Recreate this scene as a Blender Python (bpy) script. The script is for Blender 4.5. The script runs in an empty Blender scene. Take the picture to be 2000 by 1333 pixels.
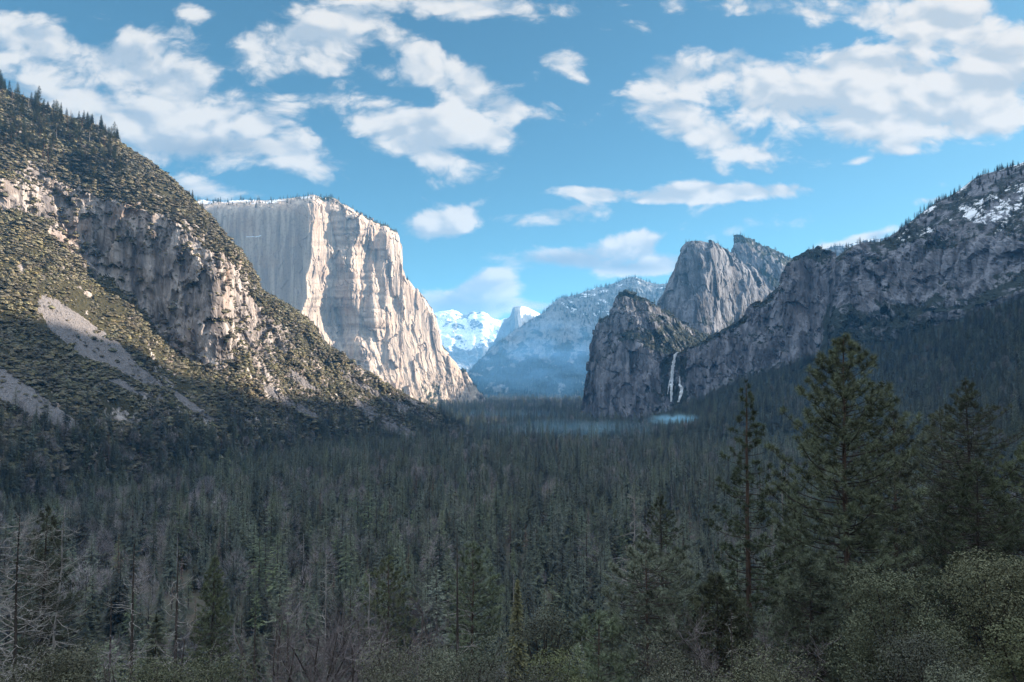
import bpy, math, random
import numpy as np
from mathutils import Vector, Matrix

random.seed(7)
RNG = np.random.default_rng(7)
SC = bpy.context.scene
COL = SC.collection

# ------------------------------------------------------------------ camera
F_PX = 1420.0                      # focal length in pixels of a 2000 px wide frame
PITCH = math.radians(3.0)
CAMZ = 170.0                       # eye height above the valley floor (metres)
cam_data = bpy.data.cameras.new('camera')
cam_data.sensor_width = 36.0
cam_data.lens = 36.0 * F_PX / 2000.0
cam_data.clip_start = 0.5
cam_data.clip_end = 120000.0
cam = bpy.data.objects.new('camera', cam_data)
cam.location = (0, 0, CAMZ)
cam.rotation_euler = (math.radians(90) + PITCH, 0, 0)
COL.objects.link(cam)
SC.camera = cam

# ------------------------------------------------------------------ light
SUN_AZ = math.radians(72.0)        # clockwise from the view direction (+Y)
SUN_EL = math.radians(20.0)
SKY_STRENGTH = 0.066
EXPOSURE = 1.82
HAZE_DENSITY = 4.2e-5
SC.view_settings.view_transform = 'Standard'
SC.view_settings.look = 'None'
SC.view_settings.exposure = EXPOSURE
SC.view_settings.gamma = 1.0
SC.cycles.use_denoising = True
SC.cycles.max_bounces = 6
SC.cycles.diffuse_bounces = 3
SC.cycles.glossy_bounces = 1
SC.cycles.transmission_bounces = 2
SC.cycles.volume_bounces = 1
SC.cycles.volume_step_rate = 2.0
SC.cycles.volume_max_steps = 128
SC.cycles.transparent_max_bounces = 16

sun_dir = Vector((math.sin(SUN_AZ) * math.cos(SUN_EL), math.cos(SUN_AZ) * math.cos(SUN_EL), math.sin(SUN_EL)))
sd = bpy.data.lights.new('sun', 'SUN')
sd.energy = 5.0
sd.angle = math.radians(0.5)
sd.color = (1.0, 0.84, 0.68)
sun = bpy.data.objects.new('sun', sd)
sun.rotation_euler = (-sun_dir).to_track_quat('-Z', 'Y').to_euler()
sun.location = (3000, 1000, 3000)
COL.objects.link(sun)


def to_world(px, py, Y):
    """point seen at pixel (px, py) of the 2000x1333 frame, Y metres ahead"""
    a = (px - 1000.0) / F_PX
    b = (666.5 - py) / F_PX
    dy = math.cos(PITCH) - math.sin(PITCH) * b
    dz = math.sin(PITCH) + math.cos(PITCH) * b
    return (a / dy * Y, Y, CAMZ + dz / dy * Y)


# ------------------------------------------------------------------ node helper
class NT:
    def __init__(self, tree):
        self.t = tree
        tree.nodes.clear()

    def n(self, typ, **kw):
        nd = self.t.nodes.new(typ)
        for k, v in kw.items():
            if k == 'inp':
                for kk, vv in v.items():
                    self.set(nd, kk, vv)
            else:
                setattr(nd, k, v)
        return nd

    def set(self, nd, key, val):
        s = nd.inputs[key]
        if hasattr(val, 'is_output'):
            self.t.links.new(val, s)
        elif isinstance(val, bpy.types.Node):
            self.t.links.new(val.outputs[0], s)
        else:
            s.default_value = val

    def math(self, op, a, b=0.0, c=0.0, clamp=False):
        nd = self.n('ShaderNodeMath', operation=op, use_clamp=clamp)
        self.set(nd, 0, a); self.set(nd, 1, b); self.set(nd, 2, c)
        return nd.outputs[0]

    def maprange(self, v, a, b, c=0.0, d=1.0, smooth=True):
        nd = self.n('ShaderNodeMapRange', interpolation_type='SMOOTHSTEP' if smooth else 'LINEAR')
        self.set(nd, 0, v); self.set(nd, 1, a); self.set(nd, 2, b); self.set(nd, 3, c); self.set(nd, 4, d)
        return nd.outputs[0]

    def mix(self, fac, a, b, blend='MIX'):
        nd = self.n('ShaderNodeMix', data_type='RGBA', blend_type=blend)
        self.set(nd, 0, fac); self.set(nd, 6, a); self.set(nd, 7, b)
        return nd.outputs[2]

    def noise(self, vec, scale, detail=4.0, rough=0.55, dist=0.0):
        nd = self.n('ShaderNodeTexNoise')
        self.set(nd, 'Vector', vec); self.set(nd, 'Scale', scale); self.set(nd, 'Detail', detail)
        self.set(nd, 'Roughness', rough); self.set(nd, 'Distortion', dist)
        return nd.outputs[0]

    def vmul(self, vec, v):
        nd = self.n('ShaderNodeVectorMath', operation='MULTIPLY')
        self.set(nd, 0, vec); self.set(nd, 1, v)
        return nd.outputs[0]

    def vadd(self, vec, v):
        nd = self.n('ShaderNodeVectorMath', operation='ADD')
        self.set(nd, 0, vec); self.set(nd, 1, v)
        return nd.outputs[0]


# ------------------------------------------------------------------ sky with clouds (world)
world = bpy.data.worlds.new('World')
SC.world = world
world.cycles.sampling_method = 'MANUAL'
world.cycles.sample_map_resolution = 256
world.use_nodes = True
W = NT(world.node_tree)
sky = W.n('ShaderNodeTexSky', sky_type='NISHITA')
sky.sun_disc = False
sky.sun_elevation = SUN_EL
sky.sun_rotation = SUN_AZ
sky.altitude = 1300
sky.air_density = 1.0
sky.dust_density = 1.3
sky.ozone_density = 2.6
sky_col = W.mix(1.0, sky.outputs[0], (0.43, 0.63, 0.57, 1), 'MULTIPLY')
geo = W.n('ShaderNodeTexCoord')
sep = W.n('ShaderNodeSeparateXYZ'); W.set(sep, 0, geo.outputs['Generated'])
ysafe = W.math('MAXIMUM', sep.outputs[1], 0.03)
qx = W.math('DIVIDE', sep.outputs[0], ysafe)
qz = W.math('DIVIDE', sep.outputs[2], ysafe)
q = W.n('ShaderNodeCombineXYZ'); W.set(q, 0, qx); W.set(q, 1, qz)
q = q.outputs[0]
# every cloud bank: direction (frame pixels), radii, tilt, thickness
CLOUDS = [
    (40, 75, 110, 55, 10, .85), (150, 110, 150, 42, 20, .8), (240, 95, 60, 40, -20, .6),
    (90, 190, 190, 70, 20, .75), (230, 250, 120, 60, 15, .8), (380, 25, 60, 20, 10, .5),
    (370, 175, 115, 75, 20, 1.0), (330, 265, 120, 62, 10, 1.0), (430, 270, 120, 55, 0, .95),
    (520, 250, 110, 50, 5, .95), (595, 305, 95, 38, 18, .95), (560, 205, 110, 26, -14, .7),
    (380, 372, 75, 26, 8, .85),
    (590, 70, 150, 62, -10, .85), (520, 110, 80, 36, 0, .65), (680, 50, 80, 55, 0, .75), (860, 12, 190, 34, 3, .85),
    (620, 130, 90, 30, -10, .4), (1010, 70, 60, 20, 10, .35), (1030, 15, 120, 22, 0, .4),
    (830, 125, 85, 42, 40, .9), (910, 160, 85, 50, 35, .95), (975, 208, 75, 26, 18, .85), (770, 150, 60, 26, 10, .5),
    (760, 250, 85, 45, 15, .95), (835, 298, 85, 48, 30, .95), (920, 250, 90, 36, 15, .9), (800, 225, 130, 30, 8, .6),
    (860, 440, 85, 34, -14, .95), (930, 400, 60, 10, -20, .3), (760, 350, 50, 10, 0, .35),
    (1290, 145, 105, 45, 10, .95), (1270, 205, 95, 38, 15, .95), (1380, 262, 130, 40, 14, .95), (1440, 130, 90, 40, 8, .85),
    (1540, 190, 190, 62, 5, 1.0), (1640, 235, 170, 45, 12, .95), (1740, 160, 170, 60, 0, 1.0), (1830, 235, 190, 48, -8, 1.0), (1700, 130, 160, 40, 5, .9),
    (1960, 160, 120, 90, -30, 1.0), (1900, 60, 120, 85, 20, 1.0), (1780, 40, 140, 50, 18, .8),
    (1560, 22, 200, 28, 5, .65), (1980, 215, 120, 45, -10, .95), (1330, 15, 130, 20, 5, .3), (1760, 297, 60, 12, 0, .6), (1440, 300, 60, 14, 5, .6),
    (1100, 118, 52, 20, 8, .75), (1130, 150, 40, 16, 30, .6),
    (1180, 380, 130, 15, 3, 1.0), (1300, 383, 130, 14, -2, 1.0), (1450, 376, 160, 19, -2, 1.1), (1330, 368, 60, 14, -5, .7),
    (1080, 428, 110, 22, -4, .95), (1130, 410, 70, 18, -10, .7),
    (1150, 510, 130, 26, 2, 1.3), (1235, 487, 60, 36, -15, 1.5), (1270, 515, 75, 24, 0, 1.3), (1180, 490, 60, 22, 0, .7),
    (930, 580, 90, 38, -14, 1.5), (1010, 597, 110, 14, 2, 1.1), (890, 605, 80, 26, 0, 1.4), (960, 560, 34, 22, -20, 1.0),
    (1685, 470, 75, 14, -16, .95), (1605, 490, 40, 10, -10, .7), (1835, 393, 50, 9, -4, .7), (1680, 313, 34, 11, -15, .8),
    (1505, 333, 50, 14, 10, .4), (1400, 325, 40, 14, 30, .35), (1640, 380, 30, 12, 0, .3), (1695, 395, 25, 8, 0, .5), (1870, 365, 50, 8, 0, .3),
    (700, 190, 60, 16, 10, .35), (1000, 285, 60, 12, -10, .25),
]
cov = None
for (cx, cy, rx, ry, rot, st) in CLOUDS:
    x, _, z = to_world(cx, cy, 1.0)
    mp = W.n('ShaderNodeMapping', vector_type='TEXTURE')
    if cov is None:
        W.set(mp, 0, q)
    else:                      # evaluated one bank after another (keeps the shader's stack small)
        qn = W.n('ShaderNodeVectorMath', operation='MULTIPLY_ADD')
        W.set(qn, 0, cov); W.set(qn, 1, (1e-9, 1e-9, 1e-9)); W.set(qn, 2, q)
        W.set(mp, 0, qn.outputs[0])
    mp.inputs['Location'].default_value = (x, z - CAMZ, 0)
    mp.inputs['Rotation'].default_value = (0, 0, -math.radians(rot))
    mp.inputs['Scale'].default_value = (rx / F_PX * 1.36, ry / F_PX * 1.36, 1)
    ln = W.n('ShaderNodeVectorMath', operation='LENGTH'); W.set(ln, 0, mp.outputs[0])
    g = W.maprange(ln.outputs['Value'], 1.25, 0.0, 0.0, st)
    # probabilistic sum keeps overlapping banks from saturating
    cov = g if cov is None else W.math('MULTIPLY_ADD', g, W.math('SUBTRACT', 1.0, cov), cov)


def noise2(vec, scale, detail, rough, col=False):
    nd = W.n('ShaderNodeTexNoise', noise_dimensions='2D')
    W.set(nd, 'Vector', vec); nd.inputs['Scale'].default_value = scale
    nd.inputs['Detail'].default_value = detail; nd.inputs['Roughness'].default_value = rough
    return nd.outputs['Color' if col else 0]


qs = W.vmul(q, (1.0, 1.7, 1.0))
wv = W.vmul(W.vadd(noise2(qs, 6.0, 3.0, .5, True), (-.5, -.5, -.5)), (.075, .075, 0))
qw = W.vadd(qs, wv)
nbig = W.math('MULTIPLY', W.math('SUBTRACT', noise2(qs, 4.5, 2.0, 0.5), 0.5), 0.8)


def cloud_density(shift, det):
    v = qw if shift is None else W.vadd(qw, shift)
    nz = noise2(v, 9.0, det, 0.64)
    vo = W.n('ShaderNodeTexVoronoi', voronoi_dimensions='2D', feature='F1')
    W.set(vo, 'Vector', v); vo.inputs['Scale'].default_value = 13.0
    vo.inputs['Detail'].default_value = 3.0 if det > 5 else 1.0; vo.inputs['Roughness'].default_value = 0.55
    puff = W.math('SUBTRACT', 0.48, vo.outputs['Distance'])
    return W.math('ADD', W.math('MULTIPLY_ADD', W.math('SUBTRACT', nz, 0.5), 2.5, W.math('MULTIPLY', puff, 0.75)), nbig)


n0 = cloud_density(None, 9.0)
n0s = cloud_density(None, 2.5)
n1 = cloud_density((0.018, 0.034, 0), 2.5)
d0 = W.math('ADD', W.math('MULTIPLY', cov, 1.55), n0)
alpha = W.maprange(d0, 0.12, 0.98)
lit = W.maprange(W.math('ADD', W.math('SUBTRACT', W.math('MULTIPLY_ADD', n0, 0.5, W.math('MULTIPLY', n0s, 0.5)), n1), W.math('MULTIPLY', W.math('SUBTRACT', 0.75, cov), 0.25)), -0.56, 0.34)
thick = W.maprange(d0, 0.7, 1.6)
sunward = W.maprange(qx, -0.7, 0.75)                 # clouds nearer the sun glow more
c_sh = W.mix(sunward, (0.52, 0.59, 0.66, 1), (0.63, 0.68, 0.72, 1))
c_li = W.mix(sunward, (0.96, 0.92, 0.86, 1), (1.04, 0.98, 0.91, 1))
ccol = W.mix(lit, c_sh, c_li)
for (cx, cy, rx, ry) in ((1100, 508, 100, 20), (1230, 522, 90, 15), (895, 594, 85, 22), (420, 290, 120, 22)):   # grey flat bases
    x, _, z = to_world(cx, cy, 1.0)
    mp = W.n('ShaderNodeMapping', vector_type='TEXTURE'); W.set(mp, 0, q)
    mp.inputs['Location'].default_value = (x, z - CAMZ, 0); mp.inputs['Scale'].default_value = (rx / F_PX * 1.3, ry / F_PX * 1.3, 1)
    ln = W.n('ShaderNodeVectorMath', operation='LENGTH'); W.set(ln, 0, mp.outputs[0])
    ccol = W.mix(W.maprange(ln.outputs['Value'], 1.2, 0.0, 0.0, .8), ccol, (0.36, 0.44, 0.52, 1))
ccol_s = W.n('ShaderNodeVectorMath', operation='SCALE'); W.set(ccol_s, 0, ccol); W.set(ccol_s, 'Scale', 0.262 / SKY_STRENGTH)
behind = W.maprange(sep.outputs[1], 0.03, 0.12)
final = W.mix(W.math('MULTIPLY', W.math('MULTIPLY', alpha, 0.96), behind), sky_col, ccol_s.outputs[0])
# unseen broken cloud, added overhead and behind the viewpoint to brighten the shade
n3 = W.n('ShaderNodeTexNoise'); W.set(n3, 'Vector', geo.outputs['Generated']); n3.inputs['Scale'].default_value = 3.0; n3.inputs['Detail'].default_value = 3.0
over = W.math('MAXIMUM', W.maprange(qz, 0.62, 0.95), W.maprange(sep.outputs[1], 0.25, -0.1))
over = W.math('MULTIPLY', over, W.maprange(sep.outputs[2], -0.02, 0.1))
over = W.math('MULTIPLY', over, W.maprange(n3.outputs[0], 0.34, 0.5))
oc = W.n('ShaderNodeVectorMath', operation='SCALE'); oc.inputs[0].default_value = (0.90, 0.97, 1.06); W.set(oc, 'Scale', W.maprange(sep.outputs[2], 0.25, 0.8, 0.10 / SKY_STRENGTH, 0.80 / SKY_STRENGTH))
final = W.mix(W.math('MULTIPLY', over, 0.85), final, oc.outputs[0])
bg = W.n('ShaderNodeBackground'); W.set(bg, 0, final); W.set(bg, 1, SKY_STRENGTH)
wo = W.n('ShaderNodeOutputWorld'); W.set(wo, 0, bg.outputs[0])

# ------------------------------------------------------------------ numpy noise
_perm = np.random.default_rng(11).permutation(256)
_perm = np.concatenate([_perm, _perm, _perm])
_g = np.random.default_rng(12).normal(size=(256, 3))
_g /= np.linalg.norm(_g, axis=1)[:, None]
_g = np.vstack([_g, _g])


def pnoise(p):
    p = np.asarray(p, dtype=np.float64)
    i = np.floor(p).astype(np.int64)
    f = p - i
    i &= 255
    u = f * f * f * (f * (f * 6 - 15) + 10)
    res = 0
    for dx in (0, 1):
        wx = u[:, 0] if dx else 1 - u[:, 0]
        h1 = _perm[i[:, 0] + dx]
        for dy in (0, 1):
            wy = wx * (u[:, 1] if dy else 1 - u[:, 1])
            h2 = _perm[h1 + i[:, 1] + dy]
            for dz in (0, 1):
                wz = wy * (u[:, 2] if dz else 1 - u[:, 2])
                gr = _g[_perm[h2 + i[:, 2] + dz]]
                res = res + wz * (gr[:, 0] * (f[:, 0] - dx) + gr[:, 1] * (f[:, 1] - dy) + gr[:, 2] * (f[:, 2] - dz))
    return res * 1.6


def fbm(p, octv=5, gain=0.5, lac=2.03, ridged=False):
    a, s, out = 1.0, 0.0, 0
    q_ = np.asarray(p, dtype=np.float64).copy()
    for _ in range(octv):
        v = pnoise(q_)
        if ridged:
            v = 1.0 - 2.0 * np.abs(v)
        out = out + a * v
        s += a
        a *= gain
        q_ = q_ * lac + 17.3
    return out / s


_cell = np.random.default_rng(13).normal(size=(256, 8))
_cell = np.vstack([_cell, _cell])


def facet(p, tilt=1.0, step=.5):
    """broken rock: every cell is a tilted flat block"""
    p = np.asarray(p, float)
    b_ = np.floor(p - .5).astype(np.int64)
    best = np.full(len(p), 9e9); out = np.zeros(len(p))
    for dx in (0, 1):
        for dy in (0, 1):
            for dz in (0, 1):
                c = b_ + np.array([dx, dy, dz])
                h = _perm[(_perm[(_perm[c[:, 0] & 255] + c[:, 1]) & 255] + c[:, 2]) & 255]
                R = _cell[h]
                ctr = c + .5 + np.clip(R[:, :3], -1.4, 1.4) * .26
                q_ = p - ctr
                d = (q_ * q_).sum(1)
                val = (q_ * R[:, 3:6]).sum(1) * tilt + R[:, 6] * step
                m_ = d < best
                best = np.where(m_, d, best); out = np.where(m_, val, out)
    return out


def broken(P, amp, size, stretch, seed, taper=None, tilt=.8, step=.5):
    sh = P.shape[:2]
    N = surf_normals(P)
    q_ = P.reshape(-1, 3) / np.array([size, size, size * stretch]) + seed
    w = np.stack([pnoise(q_ * 1.7 + k * 9.1) for k in range(3)], 1) * .28
    d = facet(q_ + w, tilt, step).reshape(sh) * amp
    if taper is not None: d = d * taper
    return P + N * d[..., None]


def smooth(a, b, x):
    t = np.clip((x - a) / (b - a), 0, 1)
    return t * t * (3 - 2 * t)


# ------------------------------------------------------------------ mesh helpers
def tag(o, label=None, cat=None, group=None, kind=None):
    if label: o['label'] = label
    if cat: o['category'] = cat
    if group: o['group'] = group
    if kind: o['kind'] = kind
    return o


def np_mesh(name, verts, faces, mats=(), face_mat=None, smooth_sh=False, attrs=None):
    """faces: array (n,3) or (n,4), or a list of such arrays"""
    fl = faces if isinstance(faces, list) else [faces]
    fl = [np.asarray(f, dtype=np.int32) for f in fl if len(f)]
    me = bpy.data.meshes.new(name)
    verts = np.asarray(verts, dtype=np.float32)
    me.vertices.add(len(verts))
    me.vertices.foreach_set('co', verts.ravel())
    tot = np.concatenate([np.full(len(f), f.shape[1], dtype=np.int32) for f in fl])
    idx = np.concatenate([f.ravel() for f in fl])
    me.loops.add(len(idx))
    me.loops.foreach_set('vertex_index', idx)
    me.polygons.add(len(tot))
    start = np.concatenate([[0], np.cumsum(tot)[:-1]]).astype(np.int32)
    me.polygons.foreach_set('loop_start', start)
    me.polygons.foreach_set('loop_total', tot)
    for m in mats:
        me.materials.append(m)
    if face_mat is not None:
        me.polygons.foreach_set('material_index', np.asarray(face_mat, dtype=np.int32))
    me.polygons.foreach_set('use_smooth', np.full(len(tot), smooth_sh))
    if attrs:
        for k, v in attrs.items():
            at = me.attributes.new(k, 'FLOAT', 'POINT')
            at.data.foreach_set('value', np.asarray(v, dtype=np.float32).ravel())
    me.update(calc_edges=True)
    me.validate()
    return me


def link(name, me, parent=None):
    o = bpy.data.objects.new(name, me)
    COL.objects.link(o)
    if parent: o.parent = parent
    return o


def grid_faces(nv, nu):
    i = np.arange(nv * nu).reshape(nv, nu)
    return np.stack([i[:-1, :-1].ravel(), i[1:, :-1].ravel(), i[1:, 1:].ravel(), i[:-1, 1:].ravel()], 1)


def cr_interp(ctrl, n):
    """catmull-rom along axis 0, samples spread evenly by mean length"""
    ctrl = np.asarray(ctrl, float)
    K = len(ctrl)
    seg = np.linalg.norm(np.diff(ctrl, axis=0), axis=-1)
    seg = seg.reshape(K - 1, -1).mean(1) + 1e-6
    cum = np.concatenate([[0], np.cumsum(seg)])
    t = np.interp(np.linspace(0, cum[-1], n), cum, np.arange(K))
    k = np.minimum(t.astype(int), K - 2)
    f = (t - k).reshape((n,) + (1,) * (ctrl.ndim - 1))
    pad = np.concatenate([[2 * ctrl[0] - ctrl[1]], ctrl, [2 * ctrl[-1] - ctrl[-2]]])
    p0, p1, p2, p3 = pad[k], pad[k + 1], pad[k + 2], pad[k + 3]
    # softened tangents (0.4) to avoid overshoot
    m1, m2 = (p2 - p0) * 0.4, (p3 - p1) * 0.4
    f2, f3 = f * f, f * f * f
    return (2 * f3 - 3 * f2 + 1) * p1 + (f3 - 2 * f2 + f) * m1 + (-2 * f3 + 3 * f2) * p2 + (f3 - f2) * m2


def surf_normals(P):
    du = np.gradient(P, axis=1)
    dv = np.gradient(P, axis=0)
    n = np.cross(du, dv)
    n /= (np.linalg.norm(n, axis=-1, keepdims=True) + 1e-9)
    c = np.array([0, 0, CAMZ]) - P
    s = np.sign((n * c).sum(-1, keepdims=True))
    med = np.sign(np.median(s)) or 1.0
    return n * med


def loft(ribs, nu, nv, back=None):
    """ribs: list of top-to-bottom control rows in world metres (R,K,3)"""
    A = np.asarray(ribs, float)
    if back:
        dist, drop = back
        top = A[:, 0]
        dirn = top[:, :2] / np.linalg.norm(top[:, :2], axis=1, keepdims=True)
        r1 = np.concatenate([top[:, :2] + dirn * dist * 0.25, top[:, 2:] - drop * 0.10], 1)
        r2 = np.concatenate([top[:, :2] + dirn * dist, np.minimum(top[:, 2:] - drop, -60.0)], 1)
        A = np.concatenate([r2[:, None], r1[:, None], A], 1)
    B = cr_interp(A, nu)                       # along the ribs' sequence
    C = cr_interp(B.transpose(1, 0, 2), nv)    # (nv, nu, 3)
    return C


def to_px(P):
    """frame pixel of world points"""
    x, y, z = P[..., 0], P[..., 1], P[..., 2] - CAMZ
    fwd = y * math.cos(PITCH) + z * math.sin(PITCH)
    up = -y * math.sin(PITCH) + z * math.cos(PITCH)
    fwd = np.maximum(fwd, 1e-3)
    return 1000 + F_PX * x / fwd, 666.5 - F_PX * up / fwd


def rocky(P, amp, size, stretch=3.0, octv=6, seed=0.0, gain=0.52, ridge=0.5, taper=None):
    """push a lofted surface along its normal with craggy, vertically drawn-out noise"""
    sh = P.shape[:2]
    N = surf_normals(P)
    q_ = P.reshape(-1, 3) / np.array([size, size, size * stretch]) + seed
    d = fbm(q_, octv, gain) * (1 - ridge) + fbm(q_ * 1.37 + 5.1, octv, gain, ridged=True) * ridge
    d = d.reshape(sh) * amp
    if taper is not None:
        d = d * taper
    return P + N * d[..., None]


# ------------------------------------------------------------------ materials of rock and ground
def rock_material(name, light, dark, warm, veg=(0.035, 0.042, 0.022), streak=1.0, scale=1.0, talus=(0.20, 0.20, 0.20), stretch=0.12):
    m = bpy.data.materials.new(name)
    m.use_nodes = True
    T = NT(m.node_tree)
    tc = T.n('ShaderNodeTexCoord').outputs['Object']
    st = T.vmul(tc, (1.0, 1.0, stretch))
    n1 = T.noise(st, 0.035 * scale, 7.0, 0.62, 0.4)            # broad water streaks
    n2 = T.noise(tc, 0.006 * scale, 6.0, 0.6)                   # large tonal patches
    n3 = T.noise(st, 0.16 * scale, 5.0, 0.65)                  # fine streaks
    n4 = T.noise(tc, 0.11 * scale, 6.0, 0.7)
    c = T.mix(T.maprange(n1, 0.36, 0.64), dark + (1,), light + (1,))
    c = T.mix(T.math('MULTIPLY', T.maprange(n2, 0.5, 0.72), 0.65), c, warm + (1,))
    c = T.mix(T.math('MULTIPLY', T.maprange(n3, 0.52, 0.75), 0.55 * streak), c, tuple(x * 0.45 for x in dark) + (1,))
    c = T.mix(T.math('MULTIPLY', T.maprange(n4, 0.35, 0.5, 1.0, 0.0), 0.4), c, tuple(x * 0.55 for x in dark) + (1,))
    ta = T.n('ShaderNodeAttribute', attribute_name='talus').outputs['Fac']
    nt = T.noise(tc, 0.35 * scale, 4.0, 0.75)
    tcol = T.mix(T.maprange(nt, 0.3, 0.7), tuple(x * 0.55 for x in talus) + (1,), tuple(min(1, x * 1.5) for x in talus) + (1,))
    c = T.mix(T.maprange(T.math('ADD', ta, T.math('MULTIPLY', T.math('SUBTRACT', n4, 0.5), 0.8)), 0.4, 0.6), c, tcol)
    va = T.n('ShaderNodeAttribute', attribute_name='veg').outputs['Fac']
    nv = T.noise(tc, 0.05 * scale, 6.0, 0.72)
    vm = T.maprange(T.math('ADD', va, T.math('MULTIPLY', T.math('SUBTRACT', nv, 0.5), 1.1)), 0.45, 0.58)
    nv2 = T.noise(tc, 0.22 * scale, 4.0, 0.7)
    vcol = T.mix(T.maprange(nv2, 0.3, 0.7), tuple(x * 0.5 for x in veg) + (1,), tuple(x * 1.5 for x in veg) + (1,))
    c = T.mix(vm, c, vcol)
    sa = T.n('ShaderNodeAttribute', attribute_name='snow').outputs['Fac']
    ns = T.noise(tc, 0.06 * scale, 6.0, 0.75)
    sm = T.maprange(T.math('ADD', sa, T.math('MULTIPLY', T.math('SUBTRACT', ns, 0.5), 1.2)), 0.48, 0.60)
    c = T.mix(sm, c, (0.80, 0.83, 0.87, 1))
    b = T.n('ShaderNodeBump', inp={'Strength': 0.55, 'Distance': 3.0 / scale})
    hb = T.math('ADD', T.noise(T.vmul(tc, (1, 1, 0.35)), 0.09 * scale, 8.0, 0.68), T.math('MULTIPLY', vm, T.math('MULTIPLY', nv2, 0.6)))
    T.set(b, 'Height', hb)
    p = T.n('ShaderNodeBsdfPrincipled', inp={'Base Color': c, 'Roughness': 0.93})
    p.inputs['Specular IOR Level'].default_value = 0.12
    T.set(p, 'Normal', b.outputs[0])
    o = T.n('ShaderNodeOutputMaterial'); T.set(o, 0, p.outputs[0])
    return m


M_ROCK_L = rock_material('granite_warm', (0.40, 0.36, 0.335), (0.11, 0.10, 0.10), (0.27, 0.18, 0.13), veg=(0.038, 0.036, 0.021), scale=1.6, talus=(0.135, 0.127, 0.128))
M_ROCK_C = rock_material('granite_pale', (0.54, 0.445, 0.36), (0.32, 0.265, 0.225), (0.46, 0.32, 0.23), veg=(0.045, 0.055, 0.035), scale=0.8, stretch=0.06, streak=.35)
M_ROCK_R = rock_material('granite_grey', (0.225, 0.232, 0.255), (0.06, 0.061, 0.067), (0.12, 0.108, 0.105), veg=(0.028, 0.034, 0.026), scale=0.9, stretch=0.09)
M_ROCK_F = rock_material('granite_far', (0.24, 0.245, 0.25), (0.13, 0.14, 0.14), (0.2, 0.2, 0.2), veg=(0.03, 0.04, 0.035), scale=0.3, stretch=0.2)


def terrain(name, P, mat, label, cat, veg=None, snow=None, talus=None, soft=False):
    nv, nu = P.shape[:2]
    z0 = np.zeros((nv, nu))
    me = np_mesh(name, P.reshape(-1, 3), grid_faces(nv, nu), [mat], smooth_sh=soft,
                 attrs={'veg': veg if veg is not None else z0, 'snow': snow if snow is not None else z0,
                        'talus': talus if talus is not None else z0})
    o = link(name, me)
    return tag(o, label, cat, kind='structure')


def slope_up(P):
    return np.abs(surf_normals(P)[..., 2])


def ribs_from_px(rows):
    return [[to_world(*p) for p in rib] for rib in rows]


def to_ground(ribs):
    """carry each rib on down its slope until it is under the valley floor"""
    out = []
    for rib in ribs:
        a, b_ = np.array(rib[-2]), np.array(rib[-1])
        d = (b_ - a)[:2]; d /= np.linalg.norm(d) + 1e-6
        if b_[2] > -20:
            run = (b_[2] + 25) / 0.42
            rib = list(rib) + [(b_[0] + d[0] * run, b_[1] + d[1] * run, -25.0)]
        else:
            rib = list(rib) + [(b_[0] + d[0] * 5, b_[1] + d[1] * 5, b_[2] - 5)]
        out.append(rib)
    return out


# ------------------------------------------------------------------ valley floor and near hillside: one sheet to the horizon
def ground_z(x, y):
    x = np.asarray(x, float); y = np.asarray(y, float)
    side = np.clip(x / 400.0, -0.6, 1.5)
    hill = 165.5 - np.maximum(y - 3, 0) * (0.50 - 0.05 * side) - np.maximum(y - 120, 0) * 0.02
    w = pnoise(np.stack([x.ravel() / 90, y.ravel() / 90, x.ravel() * 0 + 3.3], 1)).reshape(x.shape)
    hill = hill + w * np.clip(y / 60, 0, 1) * 5
    hill = np.where(y < 0, 165.5 + np.maximum(-y - 25, 0) * 0.5, hill)
    flo = 2.0 * w
    k = 18.0
    return np.logaddexp(hill / k, flo / k) * k     # smooth maximum


def radial(a, b, n, p):
    return a + (b - a) * np.linspace(0, 1, n) ** p


gy = np.concatenate([radial(-3000, -30, 20, 0.6), radial(-25, 600, 170, 1.3), radial(605, 6000, 90, 1.5), radial(6400, 40000, 12, 1.5)])
gx = np.concatenate([-radial(300, 30000, 50, 2.2)[::-1], np.linspace(-290, 290, 120), radial(300, 30000, 50, 2.2)])
GX, GY = np.meshgrid(gx, gy)
GZ = ground_z(GX, GY)
GP = np.stack([GX, GY, GZ], -1)

m = bpy.data.materials.new('forest_soil'); m.use_nodes = True
T = NT(m.node_tree)
tc = T.n('ShaderNodeTexCoord').outputs['Object']
c = T.mix(T.maprange(T.noise(tc, 0.4, 8, 0.7), 0.3, 0.7), (0.035, 0.03, 0.022, 1), (0.085, 0.075, 0.05, 1))
c = T.mix(T.maprange(T.noise(tc, 0.03, 5, 0.6), 0.45, 0.65), c, (0.045, 0.05, 0.03, 1))
b = T.n('ShaderNodeBump', inp={'Strength': 0.6, 'Distance': 0.4, 'Height': T.noise(tc, 1.2, 6, 0.7)})
p = T.n('ShaderNodeBsdfPrincipled', inp={'Base Color': c, 'Roughness': 0.95, 'Normal': b.outputs[0]})
o = T.n('ShaderNodeOutputMaterial', inp={0: p.outputs[0]})
M_SOIL = m
me = np_mesh('ground', GP.reshape(-1, 3), grid_faces(*GX.shape), [M_SOIL], smooth_sh=True)
tag(link('ground', me), 'dark forest floor of the valley and the hillside below the viewpoint', 'ground', kind='structure')

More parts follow.
